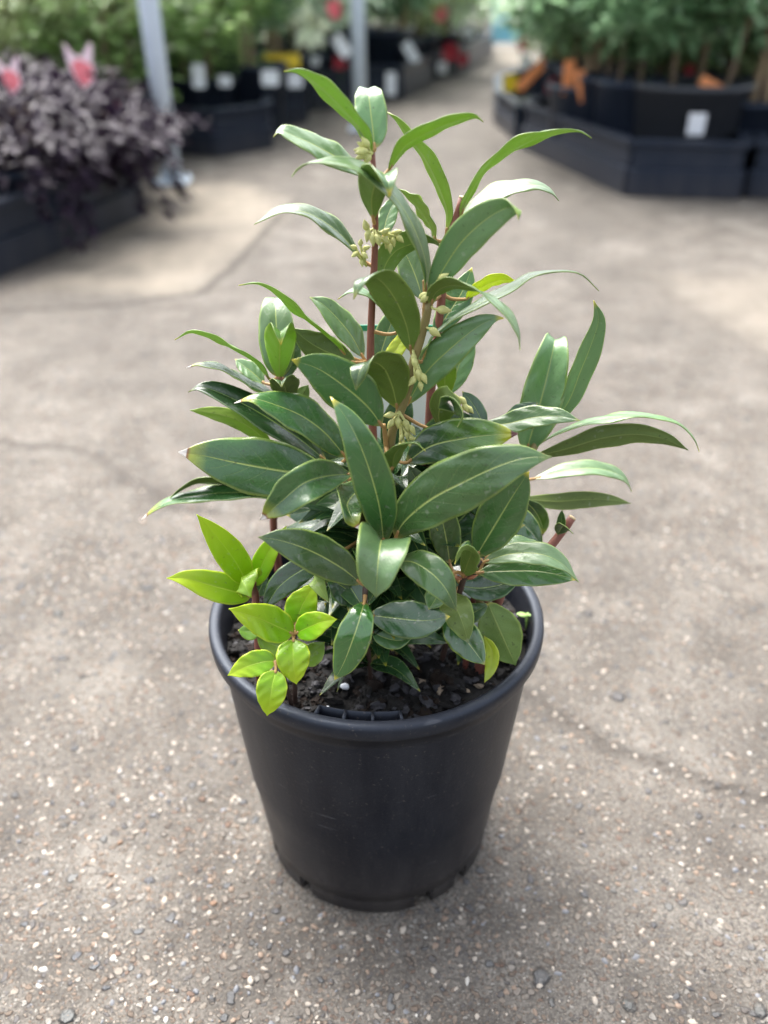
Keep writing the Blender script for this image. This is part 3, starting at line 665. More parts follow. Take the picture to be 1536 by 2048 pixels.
leaf('pale', 78, -80, [(1074, 890), (1140, 855), (1215, 838), (1290, 832), (1350, 845), (1385, 872), (1399, 903)], (10, 0))
leaf('olive', 56, -150, [(1068, 912), (1130, 898), (1200, 877), (1270, 868), (1330, 878), (1376, 900)], (8, 0))
leaf('pale', 52, -48, [(1066, 958), (1120, 944), (1175, 936), (1220, 942), (1250, 958), (1264, 983)], (16, 24))
leaf('olive', 40, 172, [(1040, 998), (1110, 1003), (1170, 999), (1220, 1000), (1262, 1007)], (6, 14))
leaf('pale', 26, -20, [(1008, 838), (1040, 818), (1076, 806)], (4, 10), stuff=True)
leaf('mid', 54, (-150, -60), [(784, 938), (789, 908), (808, 889), (832, 888), (852, 902)], (-40, -48, -56, -63, -68))
leaf('mid', 46, 5, [(852, 1004), (836, 966), (817, 931)], (-34, -38), stuff=True)
leaf('mid', 56, -8, [(752, 742), (766, 692), (784, 642), (800, 600)], (16, 30))
leaf('yellow', 40, -20, [(768, 735), (792, 700), (820, 655)], (14, 20))
leaf('dark', 40, 20, [(972, 858), (948, 812), (924, 782)], (-2, 8), stuff=True)
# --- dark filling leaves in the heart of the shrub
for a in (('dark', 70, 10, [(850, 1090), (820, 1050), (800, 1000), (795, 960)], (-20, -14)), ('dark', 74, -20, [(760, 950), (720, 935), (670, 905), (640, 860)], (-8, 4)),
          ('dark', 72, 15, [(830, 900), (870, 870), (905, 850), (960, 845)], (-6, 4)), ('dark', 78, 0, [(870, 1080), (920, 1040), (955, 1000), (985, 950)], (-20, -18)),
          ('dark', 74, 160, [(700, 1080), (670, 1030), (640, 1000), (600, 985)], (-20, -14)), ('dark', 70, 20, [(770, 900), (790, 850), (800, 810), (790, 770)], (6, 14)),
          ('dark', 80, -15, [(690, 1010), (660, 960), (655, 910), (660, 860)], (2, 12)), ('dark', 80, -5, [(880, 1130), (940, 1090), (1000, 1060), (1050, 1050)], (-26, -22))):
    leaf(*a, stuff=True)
# --- the crowded small leaves inside the bush, too many to tell apart
def inner_leaves(n):
    r = np.random.default_rng(8); V = []; Fs = []; UV = []
    for q in range(n):
        Qs, rr = STEMS[int(r.choice([0, 1, 3, 6, 7, 13, 13, 1]))]; b0 = Qs[int(r.integers(len(Qs) // 3, len(Qs) - 3))]
        if b0[2] > .29 or b0[2] < SZ + .012: continue
        az = r.uniform(0, 6.283); el = r.uniform(-.15, .7); D = np.array([math.cos(az) * math.cos(el), math.sin(az) * math.cos(el), math.sin(el)]); L = r.uniform(.034, .052); hw = L * .17
        if np.hypot(*(b0 + D * L)[:2] - np.array([PX, PY])) > .082: continue
        P = [b0, b0 + D * L * .5 + np.array([0, 0, .003]), b0 + D * L - np.array([0, 0, .006])]
        if P[2][2] < SZ + .008: continue
        Q = catmull(P, 12); S = unit(np.cross(D, [0, 0, 1]) + r.normal(0, .35, 3)); st = len(V)
        for i in range(12):
            u = i / 11; T = unit(Q[min(i + 1, 11)] - Q[max(0, i - 1)]); s_ = unit(S - T * np.dot(S, T)); nn = np.cross(s_, T); nn = nn if nn[2] > 0 else -nn
            w_ = max(math.sin(math.pi * u ** .9) ** .9 * (1 - .2 * u), .03)
            for k in range(-3, 4): V.append(Q[i] + (s_ * k / 3 + nn * .3 * abs(k / 3)) * hw * w_); UV.append((u, .5 + k / 6))
        Fs += [(st + i * 7 + k, st + i * 7 + 7 + k, st + i * 7 + 8 + k, st + i * 7 + k + 1) for i in range(11) for k in range(6)]
    for a, b_, c_ in STUFF:
        st = len(V); V += a; UV += b_; Fs += [tuple(i + st for i in q) for q in c_]
    me = bpy.data.meshes.new('inner_foliage'); me.from_pydata([tuple(v - HO) for v in V], [], Fs); ul = me.uv_layers.new(name='UVMap')
    for l in me.loops: ul.data[l.index].uv = UV[l.vertex_index]
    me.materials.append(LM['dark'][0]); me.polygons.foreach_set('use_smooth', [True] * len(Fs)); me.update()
    o = bpy.data.objects.new('inner_foliage', me); C.objects.link(o); o.parent = hero; o['kind'] = 'stuff'
# --- lime shoots
leaf('lime', 64, 0, [(494, 1168), (476, 1132), (448, 1092), (418, 1056), (393, 1029)], (-42, -48), .2, .1, label='bright lime young leaf pointing up')
leaf('lime', 64, 8, [(503, 1193), (468, 1183), (419, 1170), (372, 1157), (333, 1156)], (-44, -54), .22, .1)
leaf('lime', 46, -10, [(509, 1172), (520, 1140), (540, 1098), (573, 1052)], (-38, -34), .25, .1)
leaf('lime', 70, 10, [(500, 1170), (486, 1156), (484, 1160), (492, 1176), (502, 1195)], (-42, -50, -56, -61, -64), .4, 0)
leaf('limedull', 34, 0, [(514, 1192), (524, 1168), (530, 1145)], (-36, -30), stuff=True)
leaf('lime', 74, 5, [(587, 1268), (552, 1252), (510, 1234), (458, 1218)], (-72, -84), .2, .12)
leaf('lime', 68, -5, [(591, 1250), (602, 1216), (617, 1188), (628, 1166)], (-66, -62), .2, .12)
leaf('lime', 58, -5, [(592, 1266), (617, 1254), (645, 1243), (674, 1239)], (-72, -80), .2, .12)
leaf('lime', 70, 0, [(587, 1278), (586, 1310), (588, 1340), (593, 1369)], (-74, -82, -86, -88), .22, .12, label='brightest lime leaf pointing at the viewer')
leaf('lime', 54, 0, [(552, 1322), (528, 1323), (493, 1333), (455, 1351)], (-82, -88), .2, .12)
leaf('lime', 64, 0, [(552, 1340), (545, 1368), (540, 1400), (534, 1432)], (-86, -92, -96, -98), .2, .12)
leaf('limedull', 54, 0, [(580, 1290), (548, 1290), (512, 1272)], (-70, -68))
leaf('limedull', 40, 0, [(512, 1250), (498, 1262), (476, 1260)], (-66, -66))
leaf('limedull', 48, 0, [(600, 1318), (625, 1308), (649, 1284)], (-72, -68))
inner_leaves(420)
print('lowest leaf z', min(V_ALL), 'leaves', len(V_ALL), 'soil', SZ)

# ------------------------------------------------------------------ flower buds
def bud(mb, p, d, L, r, rngb):
    d = unit(np.array(d, float)); n = 7; Q = [p + d * L * i / (n - 1) for i in range(n)]
    prof = [.25, .72, 1.0, .95, .72, .4, .08]; mb.tube(Q, [r * x for x in prof], 7)
def cluster(items, st=None):
    mb = MB(); base = P3(*items[0][:3]) if st is None else P3(*st)
    for (x, y, d, dx, dy, L) in items:
        p = P3(x, y, d); q = P3(x + dx, y + dy, d - 1.5); bud(mb, p, q - p, L / 1000. * .88, L / 1000. * .25, lr)
        mb.tube(catmull([base, (base + p) / 2 + np.array([0, 0, -.0006]), p + unit(q - p) * .001], 5), .0006, 6)
    mb.build('bud_cluster', M['bud'], hero, base)
cluster([(738, 297, -4, -26, -14, 7), (738, 300, -4, -30, 0, 8), (738, 303, -5, -22, 12, 8), (740, 305, -4, -8, 18, 7), (738, 296, -6, -14, -22, 7), (736, 300, -8, -24, 6, 7)], (745, 306, -1))
cluster([(714, 497, -3, -10, -4, 5), (720, 492, -4, 2, -12, 5), (726, 497, -3, 12, -3, 5), (716, 504, -5, -8, 6, 5), (724, 505, -5, 8, 8, 5), (722, 516, -2, 2, 12, 5)], (733, 532, 0))
cluster([(738, 458, -3, -4, 22, 7), (744, 466, -4, 2, 20, 7), (752, 468, -4, 6, 18, 7), (760, 474, -2, 14, 10, 6), (735, 462, -2, -6, -20, 7), (764, 468, -2, 14, -10, 6)], (750, 455, 0))
cluster([(776, 476, 2, -4, 20, 6), (784, 472, 2, 4, 18, 6), (792, 470, 2, 14, 14, 6), (784, 466, 3, 20, -4, 6), (780, 484, 1, 0, 18, 6)], (762, 462, 1))
cluster([(842, 604, -17, 14, -14, 7), (838, 596, -16, 20, -10, 7)], (852, 598, -15))
cluster([(876, 560, -20, 20, -12, 7)], (862, 572, -16))
cluster([(872, 618, -20, 34, 4, 8.5)], (862, 612, -16))
cluster([(858, 656, -18, 28, 20, 8)], (850, 650, -15))
cluster([(828, 714, -20, 4, 28, 7), (836, 738, -22, 2, 30, 7), (842, 746, -22, 14, 26, 7), (832, 752, -22, -12, 16, 7), (840, 762, -22, 2, 18, 6), (828, 706, -18, -2, 24, 6)], (826, 700, -16))
cluster([(790, 828, -20, -22, 4, 7), (796, 834, -20, 0, 26, 7), (788, 838, -20, -10, 14, 7), (808, 838, -20, 10, 24, 7), (818, 850, -20, 12, 20, 7)], (798, 822, -16))
cluster([(806, 868, -22, -8, 16, 5), (812, 862, -22, 2, 16, 5), (818, 870, -22, 10, 14, 5), (808, 880, -23, -2, 14, 5), (818, 884, -23, 6, 12, 5), (826, 876, -22, 10, 8, 5), (812, 850, -21, 4, 14, 4), (802, 884, -22, -4, 10, 4)], (800, 840, -17))
cluster([(912, 796, 2, 8, 22, 7), (920, 794, 2, 18, 24, 7), (926, 806, 1, 14, 26, 7), (934, 812, 1, 14, 16, 6), (920, 812, 0, 4, 20, 6)], (908, 788, 4))
mb = MB()   # a clear drop caught on a leaf and the papery bracts at the right shoot
for (x, y, dx, dy) in ((930, 1152, 22, -22), (934, 1158, 28, -10), (930, 1156, 6, -20), (940, 1150, 24, -30), (924, 1158, -18, -4)):
    p = P3(x, y, -60); bud(mb, p, P3(x + dx, y + dy, -63) - p, .007, .0011, lr)
mb.build('bract', plain('bract_red_brown', (.30, .12, .06), .6, .3, 200), hero, P3(930, 1152, -60))

# plastic label behind the main stem and the tiny seedling
mb = MB(); o_ = P3(722, 650, 42); ex = np.array([1., 0, 0]); ey = unit(np.array([0, .12, 1.])); nn = np.cross(ex, ey)
W_ = .040; mb.prism([(-.006, 0), (W_, 0), (W_, -.055), (W_ * .62, -.075), (W_ * .58, -.158), (W_ * .38, -.165), (W_ * .32, -.075), (-.006, -.055)], o_, ex, ey, nn, .0006, 0)
mb.box(o_ + ex * (W_ - .006) / 2 - ey * .0016, ((W_ + .006) / 2 + .0002, .0016, .0006), 1, np.array([ex, ey, nn]))
tg = mb.build('plant_label', [M['white'], M['label_green']], None, P3(742, 900, 42), smooth=False)
tag(tg, 'white plastic label with green top edge behind the tall stem of the potted shrub', 'label')
sp_ = ground(1052, 1262, SZ); sd_ = thing('seedling', sp_, 'tiny pale green seedling on the soil inside the right side of the black pot', 'seedling')
for (dx, dy, z) in ((-.0005, .0035, .010), (.0, -.001, .0125)):
    mb = MB(); cc = sp_ + np.array([dx, dy, z])
    for sg in (-1, 1): mb.add(ICO_V * np.array([.0030, .0019, .0007]) + cc + np.array([sg * .0028, 0, .0003]), ICO_F)
    mb.tube([sp_, sp_ + np.array([dx * .5, dy * .5, z * .6]), cc], .0005, 6); mb.build('leaf_pair', plain('seedling_green', (.28, .46, .12), .5, .15), sd_, sp_)


# ------------------------------------------------------------------ nursery behind: display rings
def ring(poly, h, label, name='display_ring', th=.02):
    """hollow black plastic surround of flat panels with a moulded lip and a step half way up"""
    P = [np.array([x, y, 0.]) for x, y in poly]; cen = sum(P) / len(P)
    t = thing(name, cen, label, 'display ring', 'black display rings around the nursery pots')
    n = len(P); mb = MB(); lp = MB()
    for i in range(n):
        a, b_ = P[i], P[(i + 1) % n]; e = unit(b_ - a); nr = np.array([e[1], -e[0], 0])
        if np.dot(nr, (a + b_) / 2 - cen) < 0: nr = -nr
        L = np.linalg.norm(b_ - a) / 2; mid_ = (a + b_) / 2; ax = np.array([e, nr, [0, 0, 1.]])
        mb.box(mid_ - nr * th / 2 + np.array([0, 0, h * .26]), (L - .004, th / 2 + .004, h * .26), 0, ax)
        mb.box(mid_ - nr * (th / 2 + .006) + np.array([0, 0, h * .74]), (L - .012, th / 2, h * .225), 0, ax)
        lp.box(mid_ - nr * (th / 2 + .002) + np.array([0, 0, h * .985]), (L - .002, th / 2 + .008, .008), 0, ax)
    mb.build('panel', M['tray'], t, cen, smooth=False, bevel=.003); lp.build('lip', M['tray'], t, cen, smooth=False, bevel=.003)
    return t
def gx(px, Y, z=0.0): return (xat(px, Y, z), Y)
ring([gx(1247, 2.52), gx(1478, 2.47), (gx(1478, 2.47)[0] + .18, 3.0), (1.05, 3.7), (.75, 4.0), gx(1042, 3.32)], .138, 'large angular black ring at the right with the white-labelled pot standing in it')
ring([gx(1490, 2.50), gx(1680, 2.42), (1.95, 3.1), (gx(1490, 2.5)[0] + .22, 3.1)], .138, 'black ring cut by the right edge of the photo')
ring([gx(1038, 3.42), (.72, 4.15), (1.1, 4.9), (.8, 5.2), gx(988, 4.6), gx(988, 3.95)], .12, 'narrow black ring where the right row begins beside the lane')
ring([gx(-16, 1.72), gx(290, 2.29), (-.86, 2.74), (-1.75, 2.9), (-1.95, 2.0)], .132, 'black ring under the purple-leaved shrubs at the left')
ring([(-.80, 1.70), (-2.1, 1.95), (-2.1, 1.2), (-1.05, 1.15)], .125, 'black ring cut by the left edge of the photo, nearest the viewer')
ring([gx(344, 3.22), gx(432, 3.13), gx(545, 3.33), gx(545, 4.05), (-1.2, 4.3), (-1.3, 3.5)], .14, 'black ring right of the nearer steel pole, pots with white labels above it')
ring([gx(552, 3.85), gx(614, 3.98), gx(612, 4.75), (-1.3, 5.0), (-1.35, 4.4)], .14, 'second black ring along the left side of the lane')
ring([gx(622, 4.35), gx(716, 4.66), gx(716, 5.3), (-1.4, 5.7), (-1.4, 5.1)], .15, 'black ring behind the farther steel pole')
ring([gx(726, 4.75), gx(806, 4.75), gx(862, 5.5), gx(860, 6.1), (-.9, 6.6), (-.9, 5.8)], .15, 'black ring left of the lane with a pale label on its front')
ring([gx(872, 5.75), gx(936, 6.3), gx(985, 7.9), gx(955, 8.4), (-.2, 8.8), (-.3, 6.6)], .15, 'farthest black ring down the left side of the lane')

# steel poles
def pole(px, Y, r, lean, label):
    b = np.array([xat(px, Y, 0), Y, 0.]); t = thing('steel_pole', b, label, 'pole', 'galvanised poles of the shade structure')
    mb = MB(); mb.tube([b + np.array([lean * z, 0, z]) for z in (.004, .5, 1.5, 3.0)], r, 28); mb.build('shaft', M['steel'], t, b)
    mb = MB(); mb.box(b + np.array([0, 0, .005]), (r * 1.75, r * 1.75, .004)); mb.build('base_plate', M['steel'], t, b, False, .002)
    for i in (-1, 1):
        for j in (-1, 1):
            mb = MB(); p = b + np.array([i * r * 1.4, j * r * 1.4, .008]); mb.tube([p, p + np.array([0, 0, .012])], .006, 6); mb.build('bolt', M['steel'], t, p)
pole(346, 2.70, .0275, -.018, 'grey steel pole beside the purple-leaved shrubs, nearer of the two')
pole(722, 3.75, .0275, -.02, 'grey steel pole behind the top leaves of the potted plant, farther of the two')

# ------------------------------------------------------------------ nursery plants
def foliage_mesh(name, seed, n, shape, size, aspect, mat, droop=.3, clump=22, lay='blob', strands=0):
    r = np.random.default_rng(seed)
    cl = []
    while len(cl) < clump:
        p = r.uniform(-1, 1, 3)
        if np.linalg.norm(p) < 1: cl.append(p)
    cl = np.array(cl); rx, rz, z0 = shape; ct = r.random(clump)
    k = r.integers(0, clump, n); off = r.normal(0, .19, (n, 3)); P = cl[k] + off
    P[:, 0:2] *= rx; P[:, 2] = z0 + P[:, 2] * rz
    if strands:
        m_ = int(n * .16); az = r.uniform(0, 6.283, strands); ln = r.uniform(.35, 1, strands); q_ = r.integers(0, strands, m_); tt = r.random(m_) ** .8
        rad = rx * (.8 + .25 * tt) ; P[:m_, 0] = np.cos(az[q_]) * rad + r.normal(0, .007, m_); P[:m_, 1] = np.sin(az[q_]) * rad + r.normal(0, .007, m_)
        P[:m_, 2] = z0 - (z0 - .03) * tt * ln[q_]
    out = P * [1, 1, 0] / max(rx, .01) + [0, 0, .2]; d = out * .9 + r.normal(0, .55, (n, 3)); d[:, 2] += .25 - droop
    if lay == 'frond': d = d * [1, 1, .3]
    d /= np.linalg.norm(d, axis=1)[:, None]
    a = np.cross(d, r.normal(0, .35, (n, 3)) + [0, 0, 1]); a /= np.linalg.norm(a, axis=1)[:, None] + 1e-9; nn_ = np.cross(a, d)
    L = size * r.uniform(.6, 1.35, (n, 1)); W = L * aspect
    b0 = P; tip = P + d * L - nn_ * L * .12; lf = P + d * L * .45 + a * W / 2 + nn_ * W * .18; rg = P + d * L * .45 - a * W / 2 + nn_ * W * .18
    m1 = P + d * L * .5
    V = np.stack([b0, lf, tip, rg, m1], 1).reshape(-1, 3); V[:, 2] = np.maximum(V[:, 2], .02)
    i = np.arange(n) * 5; Fc = np.concatenate([np.stack([i, i + 4, i + 1], 1), np.stack([i + 1, i + 4, i + 2], 1), np.stack([i, i + 3, i + 4], 1), np.stack([i + 3, i + 2, i + 4], 1)])
    me = bpy.data.meshes.new(name); me.from_pydata(V.tolist(), [], Fc.tolist())
    tint = np.repeat(np.clip(ct[k] * .6 + r.random(n) * .5, 0, 1), 5).astype(np.float32)
    me.attributes.new('tint', 'FLOAT', 'POINT').data.foreach_set('value', tint); me.materials.append(mat); me.update()
    return me, cl * [rx, rx, rz] + [0, 0, z0]
def pot_mesh(r, h, seg=28):
    mb = MB(); mb.lathe([(r * .80, .0), (r * .82, .003), (r * .95, h * .93), (r * 1.0, h * .93), (r * 1.0, h), (r * .95, h), (r * .93, h * .9), (.0, h * .89)], seg); return mb
CM = {'dark': crown_mat('foliage_dark_green', (.05, .14, .055), (.34, .52, .30), .26, .35, .8), 'green': crown_mat('foliage_fresh_green', (.045, .12, .03), (.36, .52, .18), .35, .4, .6),  # pale second colours put glossy reflection into the foliage tint
      'olive': crown_mat('foliage_olive', (.13, .18, .07), (.36, .44, .20), .5, .3), 'purple': crown_mat('foliage_purple', (.006, .0022, .008), (.022, .0095, .028), .48, .08, .22),
      'grey': crown_mat('foliage_grey_green', (.13, .21, .13), (.42, .52, .38), .5, .3), 'buff': crown_mat('foliage_buff', (.16, .14, .07), (.36, .32, .2), .5, .3)}
def link(name, me, parent, mat=None):
    o = bpy.data.objects.new(name, me); C.objects.link(o); o.parent = parent; return o
def make_plant(name, kind, pr, phh, shape, n, size, aspect, seed, trunk='bark', tr=.010, droop=.3, stems=2, clump=26, lay='blob', strands=0):
    t = thing(name, (0, 0, 0), None, 'potted plant')
    p = pot_mesh(pr, phh).build('pot', M['bpot'], t)
    mb = MB(); mb.lathe([(0, phh * .9 + .012), (pr * .5, phh * .9 + .010), (pr * .92, phh * .9)], 20); mb.build('soil', M['peat'], t)
    me, cl = foliage_mesh('foliage', seed, n, shape, size, aspect, CM[kind], droop, clump, lay, strands)
    link('foliage', me, t)
    r = random.Random(seed)
    for k in range(stems):
        mb = MB(); x0, y0 = r.uniform(-.4, .4) * pr, r.uniform(-.4, .4) * pr; top = shape[2] + shape[1] * .5
        Q = catmull([(x0, y0, phh * .85), (x0 * 1.3 + r.uniform(-.02, .02), y0 * 1.2, (phh + top) / 2), (x0 * 2 + r.uniform(-.05, .05), y0 * 2, top)], 10)
        mb.tube(Q, list(np.linspace(tr, tr * .45, 10)), 8)
        for c_ in cl[k::stems][:9]:
            q = Q[min(9, 4 + r.randrange(6))]; mb.tube([q, (q + c_) / 2 + np.array([0, 0, .02]), c_], [tr * .35, tr * .25, tr * .12], 5)
        mb.build('stem', M[trunk], t)
    return t
def clone(src, loc, rz, s, label, group):
    r = src.copy(); C.objects.link(r); r.location = tuple(loc); r.rotation_euler = (0, 0, rz); r.scale = (s, s, s); r['label'] = label; r['group'] = group
    for ch_ in [o for o in bpy.data.objects if o.parent == src]:
        k = ch_.copy(); C.objects.link(k); k.parent = r
    return r
used = set()
def put(src, px, Y, label, group, s=1.0, rz=None, z=0.0, y=None):
    r_ = random.Random(int(px * 7 + Y * 100)); rz = r_.uniform(0, 6.28) if rz is None else rz
    loc = (xat(px, Y, .15), Y, z)
    if src.name not in used:
        used.add(src.name); src.location = loc; src.rotation_euler = (0, 0, rz); src.scale = (s, s, s); src['label'] = label; src['group'] = group; return src
    return clone(src, loc, rz, s, label, group)
purple = make_plant('purple_shrub', 'purple', .13, .17, (.25, .085, .215), 2300, .038, .42, 21, tr=.006, droop=.75, stems=4, clump=44, strands=9)
shrubD = make_plant('leafy_shrub', 'dark', .17, .265, (.30, .16, .50), 2200, .055, .45, 22, tr=.007, stems=4, clump=55)
shrubT = make_plant('leafy_shrub', 'dark', .105, .262, (.25, .15, .50), 1500, .055, .45, 28, tr=.0065, stems=2, clump=40)
shrubG = make_plant('leafy_shrub', 'green', .14, .20, (.27, .19, .43), 2000, .05, .35, 23, tr=.009, droop=.4, stems=3, clump=60, lay='frond')
shrubO = make_plant('leafy_shrub', 'olive', .15, .22, (.28, .20, .46), 1900, .05, .4, 24, tr=.010, stems=4, clump=60)
shrubE = make_plant('leafy_shrub', 'grey', .16, .22, (.32, .20, .47), 1900, .052, .45, 25, tr=.010, stems=3, clump=60)
shrubB = make_plant('leafy_shrub', 'buff', .14, .20, (.22, .2, .44), 1500, .04, .4, 26, tr=.008, stems=3, clump=40)
cane = make_plant('cane_plant', 'dark', .15, .24, (.24, .14, .66), 1500, .06, .4, 27, trunk='bark_tan', tr=.013, stems=2, clump=40)
GP = 'purple shrubs in the ring at the left'
put(purple, 30, 2.02, 'purple-leaved shrub at the left edge, nearest of the purple ones', GP, 1.0)
put(purple, 105, 2.2, 'purple-leaved shrub under the wide pink and white label', GP, 1.05)
put(purple, 168, 2.36, 'purple-leaved shrub whose twigs spill past the nearer steel pole', GP, .9)
put(purple, 10, 2.5, 'purple-leaved shrub behind the nearest one at the left edge', GP, 1.05)
put(purple, 100, 2.66, 'purple-leaved shrub at the back of its ring', GP, 1.0)
GL, GR, GF = 'potted shrubs left of the lane', 'potted shrubs right of the lane', 'potted shrubs far down the lane'
L_ = [(shrubB, 25, 3.3, 'buff-leaved shrub at the top left corner', 1.0), (shrubO, 125, 3.25, 'olive shrub behind the wide pink label', 1.0), (shrubD, 215, 3.6, 'dark shrub between two fresh green ones at the upper left', .95),
      (shrubG, 250, 3.15, 'fresh green shrub just left of the nearer steel pole', 1.0), (shrubG, 400, 3.55, 'fresh green feathery shrub just right of the nearer steel pole', 1.05), (shrubD, 455, 3.95, 'dark shrub behind the feathery green one', 1.0),
      (cane, 500, 3.75, 'tan-stemmed plant left of the yellow label', 1.0), (cane, 556, 4.15, 'tan-stemmed plant right above the yellow label', 1.0), (shrubE, 590, 4.5, 'grey-green shrub by the cream flower', 1.0),
      (shrubD, 655, 5.0, 'dark shrub left of the farther steel pole', 1.1), (shrubD, 745, 5.1, 'dark shrub right of the farther steel pole', 1.1), (cane, 792, 5.35, 'tan-stemmed plant right of the farther steel pole', 1.0),
      (shrubO, 820, 5.6, 'olive shrub by the tilted pink-white label', 1.1), (shrubE, 870, 6.1, 'grey-green shrub with a small pale tag down the lane', 1.1), (shrubG, 905, 7.0, 'fresh green shrub nearest the lane end on the left', 1.1),
      (shrubO, 880, 7.9, 'olive shrub far down the left row', 1.2), (shrubE, 700, 6.2, 'grey-green shrub behind the farther steel pole', 1.2), (shrubG, 520, 5.1, 'fresh green shrub behind the tan stems', 1.15),
      (shrubE, 330, 4.4, 'grey-green shrub behind the nearer steel pole', 1.1), (shrubO, 60, 4.2, 'olive shrub in the second line at the upper left', 1.1), (shrubD, 170, 4.6, 'dark shrub in the second line at the upper left', 1.15), (shrubD, 420, 5.4, 'dark shrub in the third line left of the lane', 1.15), (shrubO, 610, 5.9, 'olive shrub in the back line left of the lane', 1.2)]
for src, px, Y, lb, s in L_: put(src, px, Y, lb, GL, s)
R_ = [(shrubG, 1150, 4.35, 'fresh green shrub at the lane corner of the right row', .9), (shrubO, 1170, 3.95, 'olive shrub behind the long orange label', .85), (shrubT, 1170, 3.22, 'dark shrub in the narrow pot behind the upright orange label', 1.0), (cane, 1180, 3.08, 'plant with a slanting tan stem beside the orange labels', .95),
      (shrubT, 1252, 2.86, 'dark shrub in the narrow pot touching the left of the white-labelled pot', 1.0),
      (shrubT, 1205, 3.0, 'dark shrub in the narrow pot second to the left of the white-labelled pot', 1.0), (shrubT, 1104, 3.75, 'dark shrub in the narrow pot under the long orange label', .9), (shrubT, 1140, 3.48, 'dark shrub in the narrow pot left of the upright orange label', 1.0), (shrubD, 1500, 3.15, 'dark shrub at the right edge behind the bare stems', .95), (shrubO, 1440, 3.3, 'olive shrub behind the slanting orange label at the right', .95),
      (cane, 1500, 2.80, 'plant with bare leaning stems right of the white-labelled pot', .9), (shrubG, 1290, 3.5, 'fresh green shrub in the second line on the right', 1.05), (shrubD, 1400, 3.9, 'dark shrub in the second line on the right', 1.1), (shrubE, 1180, 4.2, 'grey-green shrub in the second line near the lane', 1.0),
      (shrubD, 1155, 5.0, 'dark shrub in the third line on the right', 1.1), (shrubG, 1135, 6.2, 'fresh green shrub beside the blue poster', .9), (shrubO, 1240, 4.9, 'olive shrub in the third line on the right', 1.15), (shrubD, 1340, 5.2, 'dark shrub in the back line on the right', 1.2), (shrubD, 1560, 4.1, 'dark shrub at the right edge in the second line', 1.1)]
for src, px, Y, lb, s in R_: put(src, px, Y, lb, GR, s)
# the large labelled pot and its bare-stemmed shrub
big = thing('tree_in_tub', (0, 0, 0), 'dark shrub in the big charcoal tub with a square white label', 'potted plant', GR)
pot_mesh(.178, .262, 40).build('pot', plain('charcoal_tub', (.040, .045, .056), .5, .15, 12), big)
me, cl = foliage_mesh('foliage', 31, 2200, (.32, .17, .53), .055, .45, CM['dark'], .3, 70); link('foliage', me, big)
mb = MB(); mb.lathe([(0, .25), (.09, .248), (.165, .24)], 20); mb.build('soil', M['peat'], big)
for k, (a, b) in enumerate((((-.05, 0), (-.10, .02)), ((.03, .02), (.02, .05)), ((.09, -.03), (.16, -.02)))):
    mb = MB(); mb.tube(catmull([(a[0], a[1], .22), ((a[0] + b[0]) / 2 + .01, a[1], .5), (b[0], b[1], .9)], 9), list(np.linspace(.008, .005, 9)), 8); mb.build('stem', M['bark'], big)
mb = MB(); q0 = -96 * deg
for k in range(6): pass
mb.lathe([(.1705, .140), (.1745, .196)], 8, (0, 0), 0, q0 - .135, q0 + .135); mb.build('label', M['white'], big)
big.location = (xat(1368, 2.80, .15), 2.80, 0)
# far mass of plants at the end of the lane, closing the view
def hedge(name, x0, x1, y0, y1, h, n, seed, label):
    r = np.random.default_rng(seed); me, cl = foliage_mesh(name, seed, n, (1, .5, .5), .11, .5, CM['olive'], .3, 160)
    co = np.empty(len(me.vertices) * 3, np.float32); me.vertices.foreach_get('co', co); co = co.reshape(-1, 3)
    i = np.repeat(np.arange(n), 5); bx = r.uniform(x0, x1, n); by = r.uniform(y0, y1, n); bz = .05 + r.random(n) ** .9 * h
    cen = co.reshape(n, 5, 3).mean(1); co = co - cen[i] + np.stack([bx, by, bz], 1)[i]
    me.vertices.foreach_set('co', co.reshape(-1).astype(np.float32)); me.materials.clear(); me.materials.append(CM['dark' if seed % 2 else 'grey']); me.update()
    o = bpy.data.objects.new(name, me); C.objects.link(o); tag(o, label, 'plants', None, 'stuff'); return o
hedge('distant_foliage', -5.5, -.2, 8.6, 10.5, 1.1, 8000, 41, 'dense mass of plants behind the rows left of the lane')
hedge('distant_foliage', 1.9, 6.5, 5.8, 8.0, 1.1, 8000, 42, 'dense mass of plants behind the rows right of the lane')
hedge('distant_foliage', -1.5, 3.5, 12.5, 14.5, 1.3, 8000, 43, 'plants closing off the far end of the lane')
hedge('distant_foliage', -6.5, -2.1, 3.2, 8.0, 1.0, 8000, 44, 'dense mass of plants beyond the left rings')

# ------------------------------------------------------------------ labels, signs, small colour
def flat(poly, px, py, Y, mat, name, label, cat='label', group=None, wpx=10, th=.0012, tilt=0.0, stake=True, ground_z=None):
    o = at(px, py, Y); sc_ = wpx / F * depth(o); ca, sa = math.cos(tilt), math.sin(tilt)
    ex = np.array([ca, 0, sa]); ey = np.array([-sa, .1, ca]); n_ = np.array([0, -1., 0])
    t = thing(name, o, label, cat, group)
    for k, (pg, mt) in enumerate(poly if isinstance(poly[0][0], (list, tuple)) and isinstance(poly[0][1], str) else [(poly, mat)]):
        mb = MB(); mb.prism([(x * sc_, y * sc_) for x, y in pg], o + n_ * .0014 * k, ex, unit(ey), n_, th); mb.build('face', M[mt], t, o, False)
    if stake:
        mb = MB(); b = o + np.array([0, .004, -.10]); mb.tube([o + np.array([0, .004, 0]), b], .0016, 6); mb.build('stake', M['bpot'], t, o)
    return t
star = [(-.5, 1.0), (-.15, .62), (.05, .55), (.4, 1.0), (.5, .9), (.42, .35), (.5, -.1), (.1, -.5), (0, -.6), (-.2, -.2), (-.42, .3)]
core = [(-.3, .35), (0, .5), (.38, .3), (.42, -.05), (.05, -.4), (-.2, -.1)]
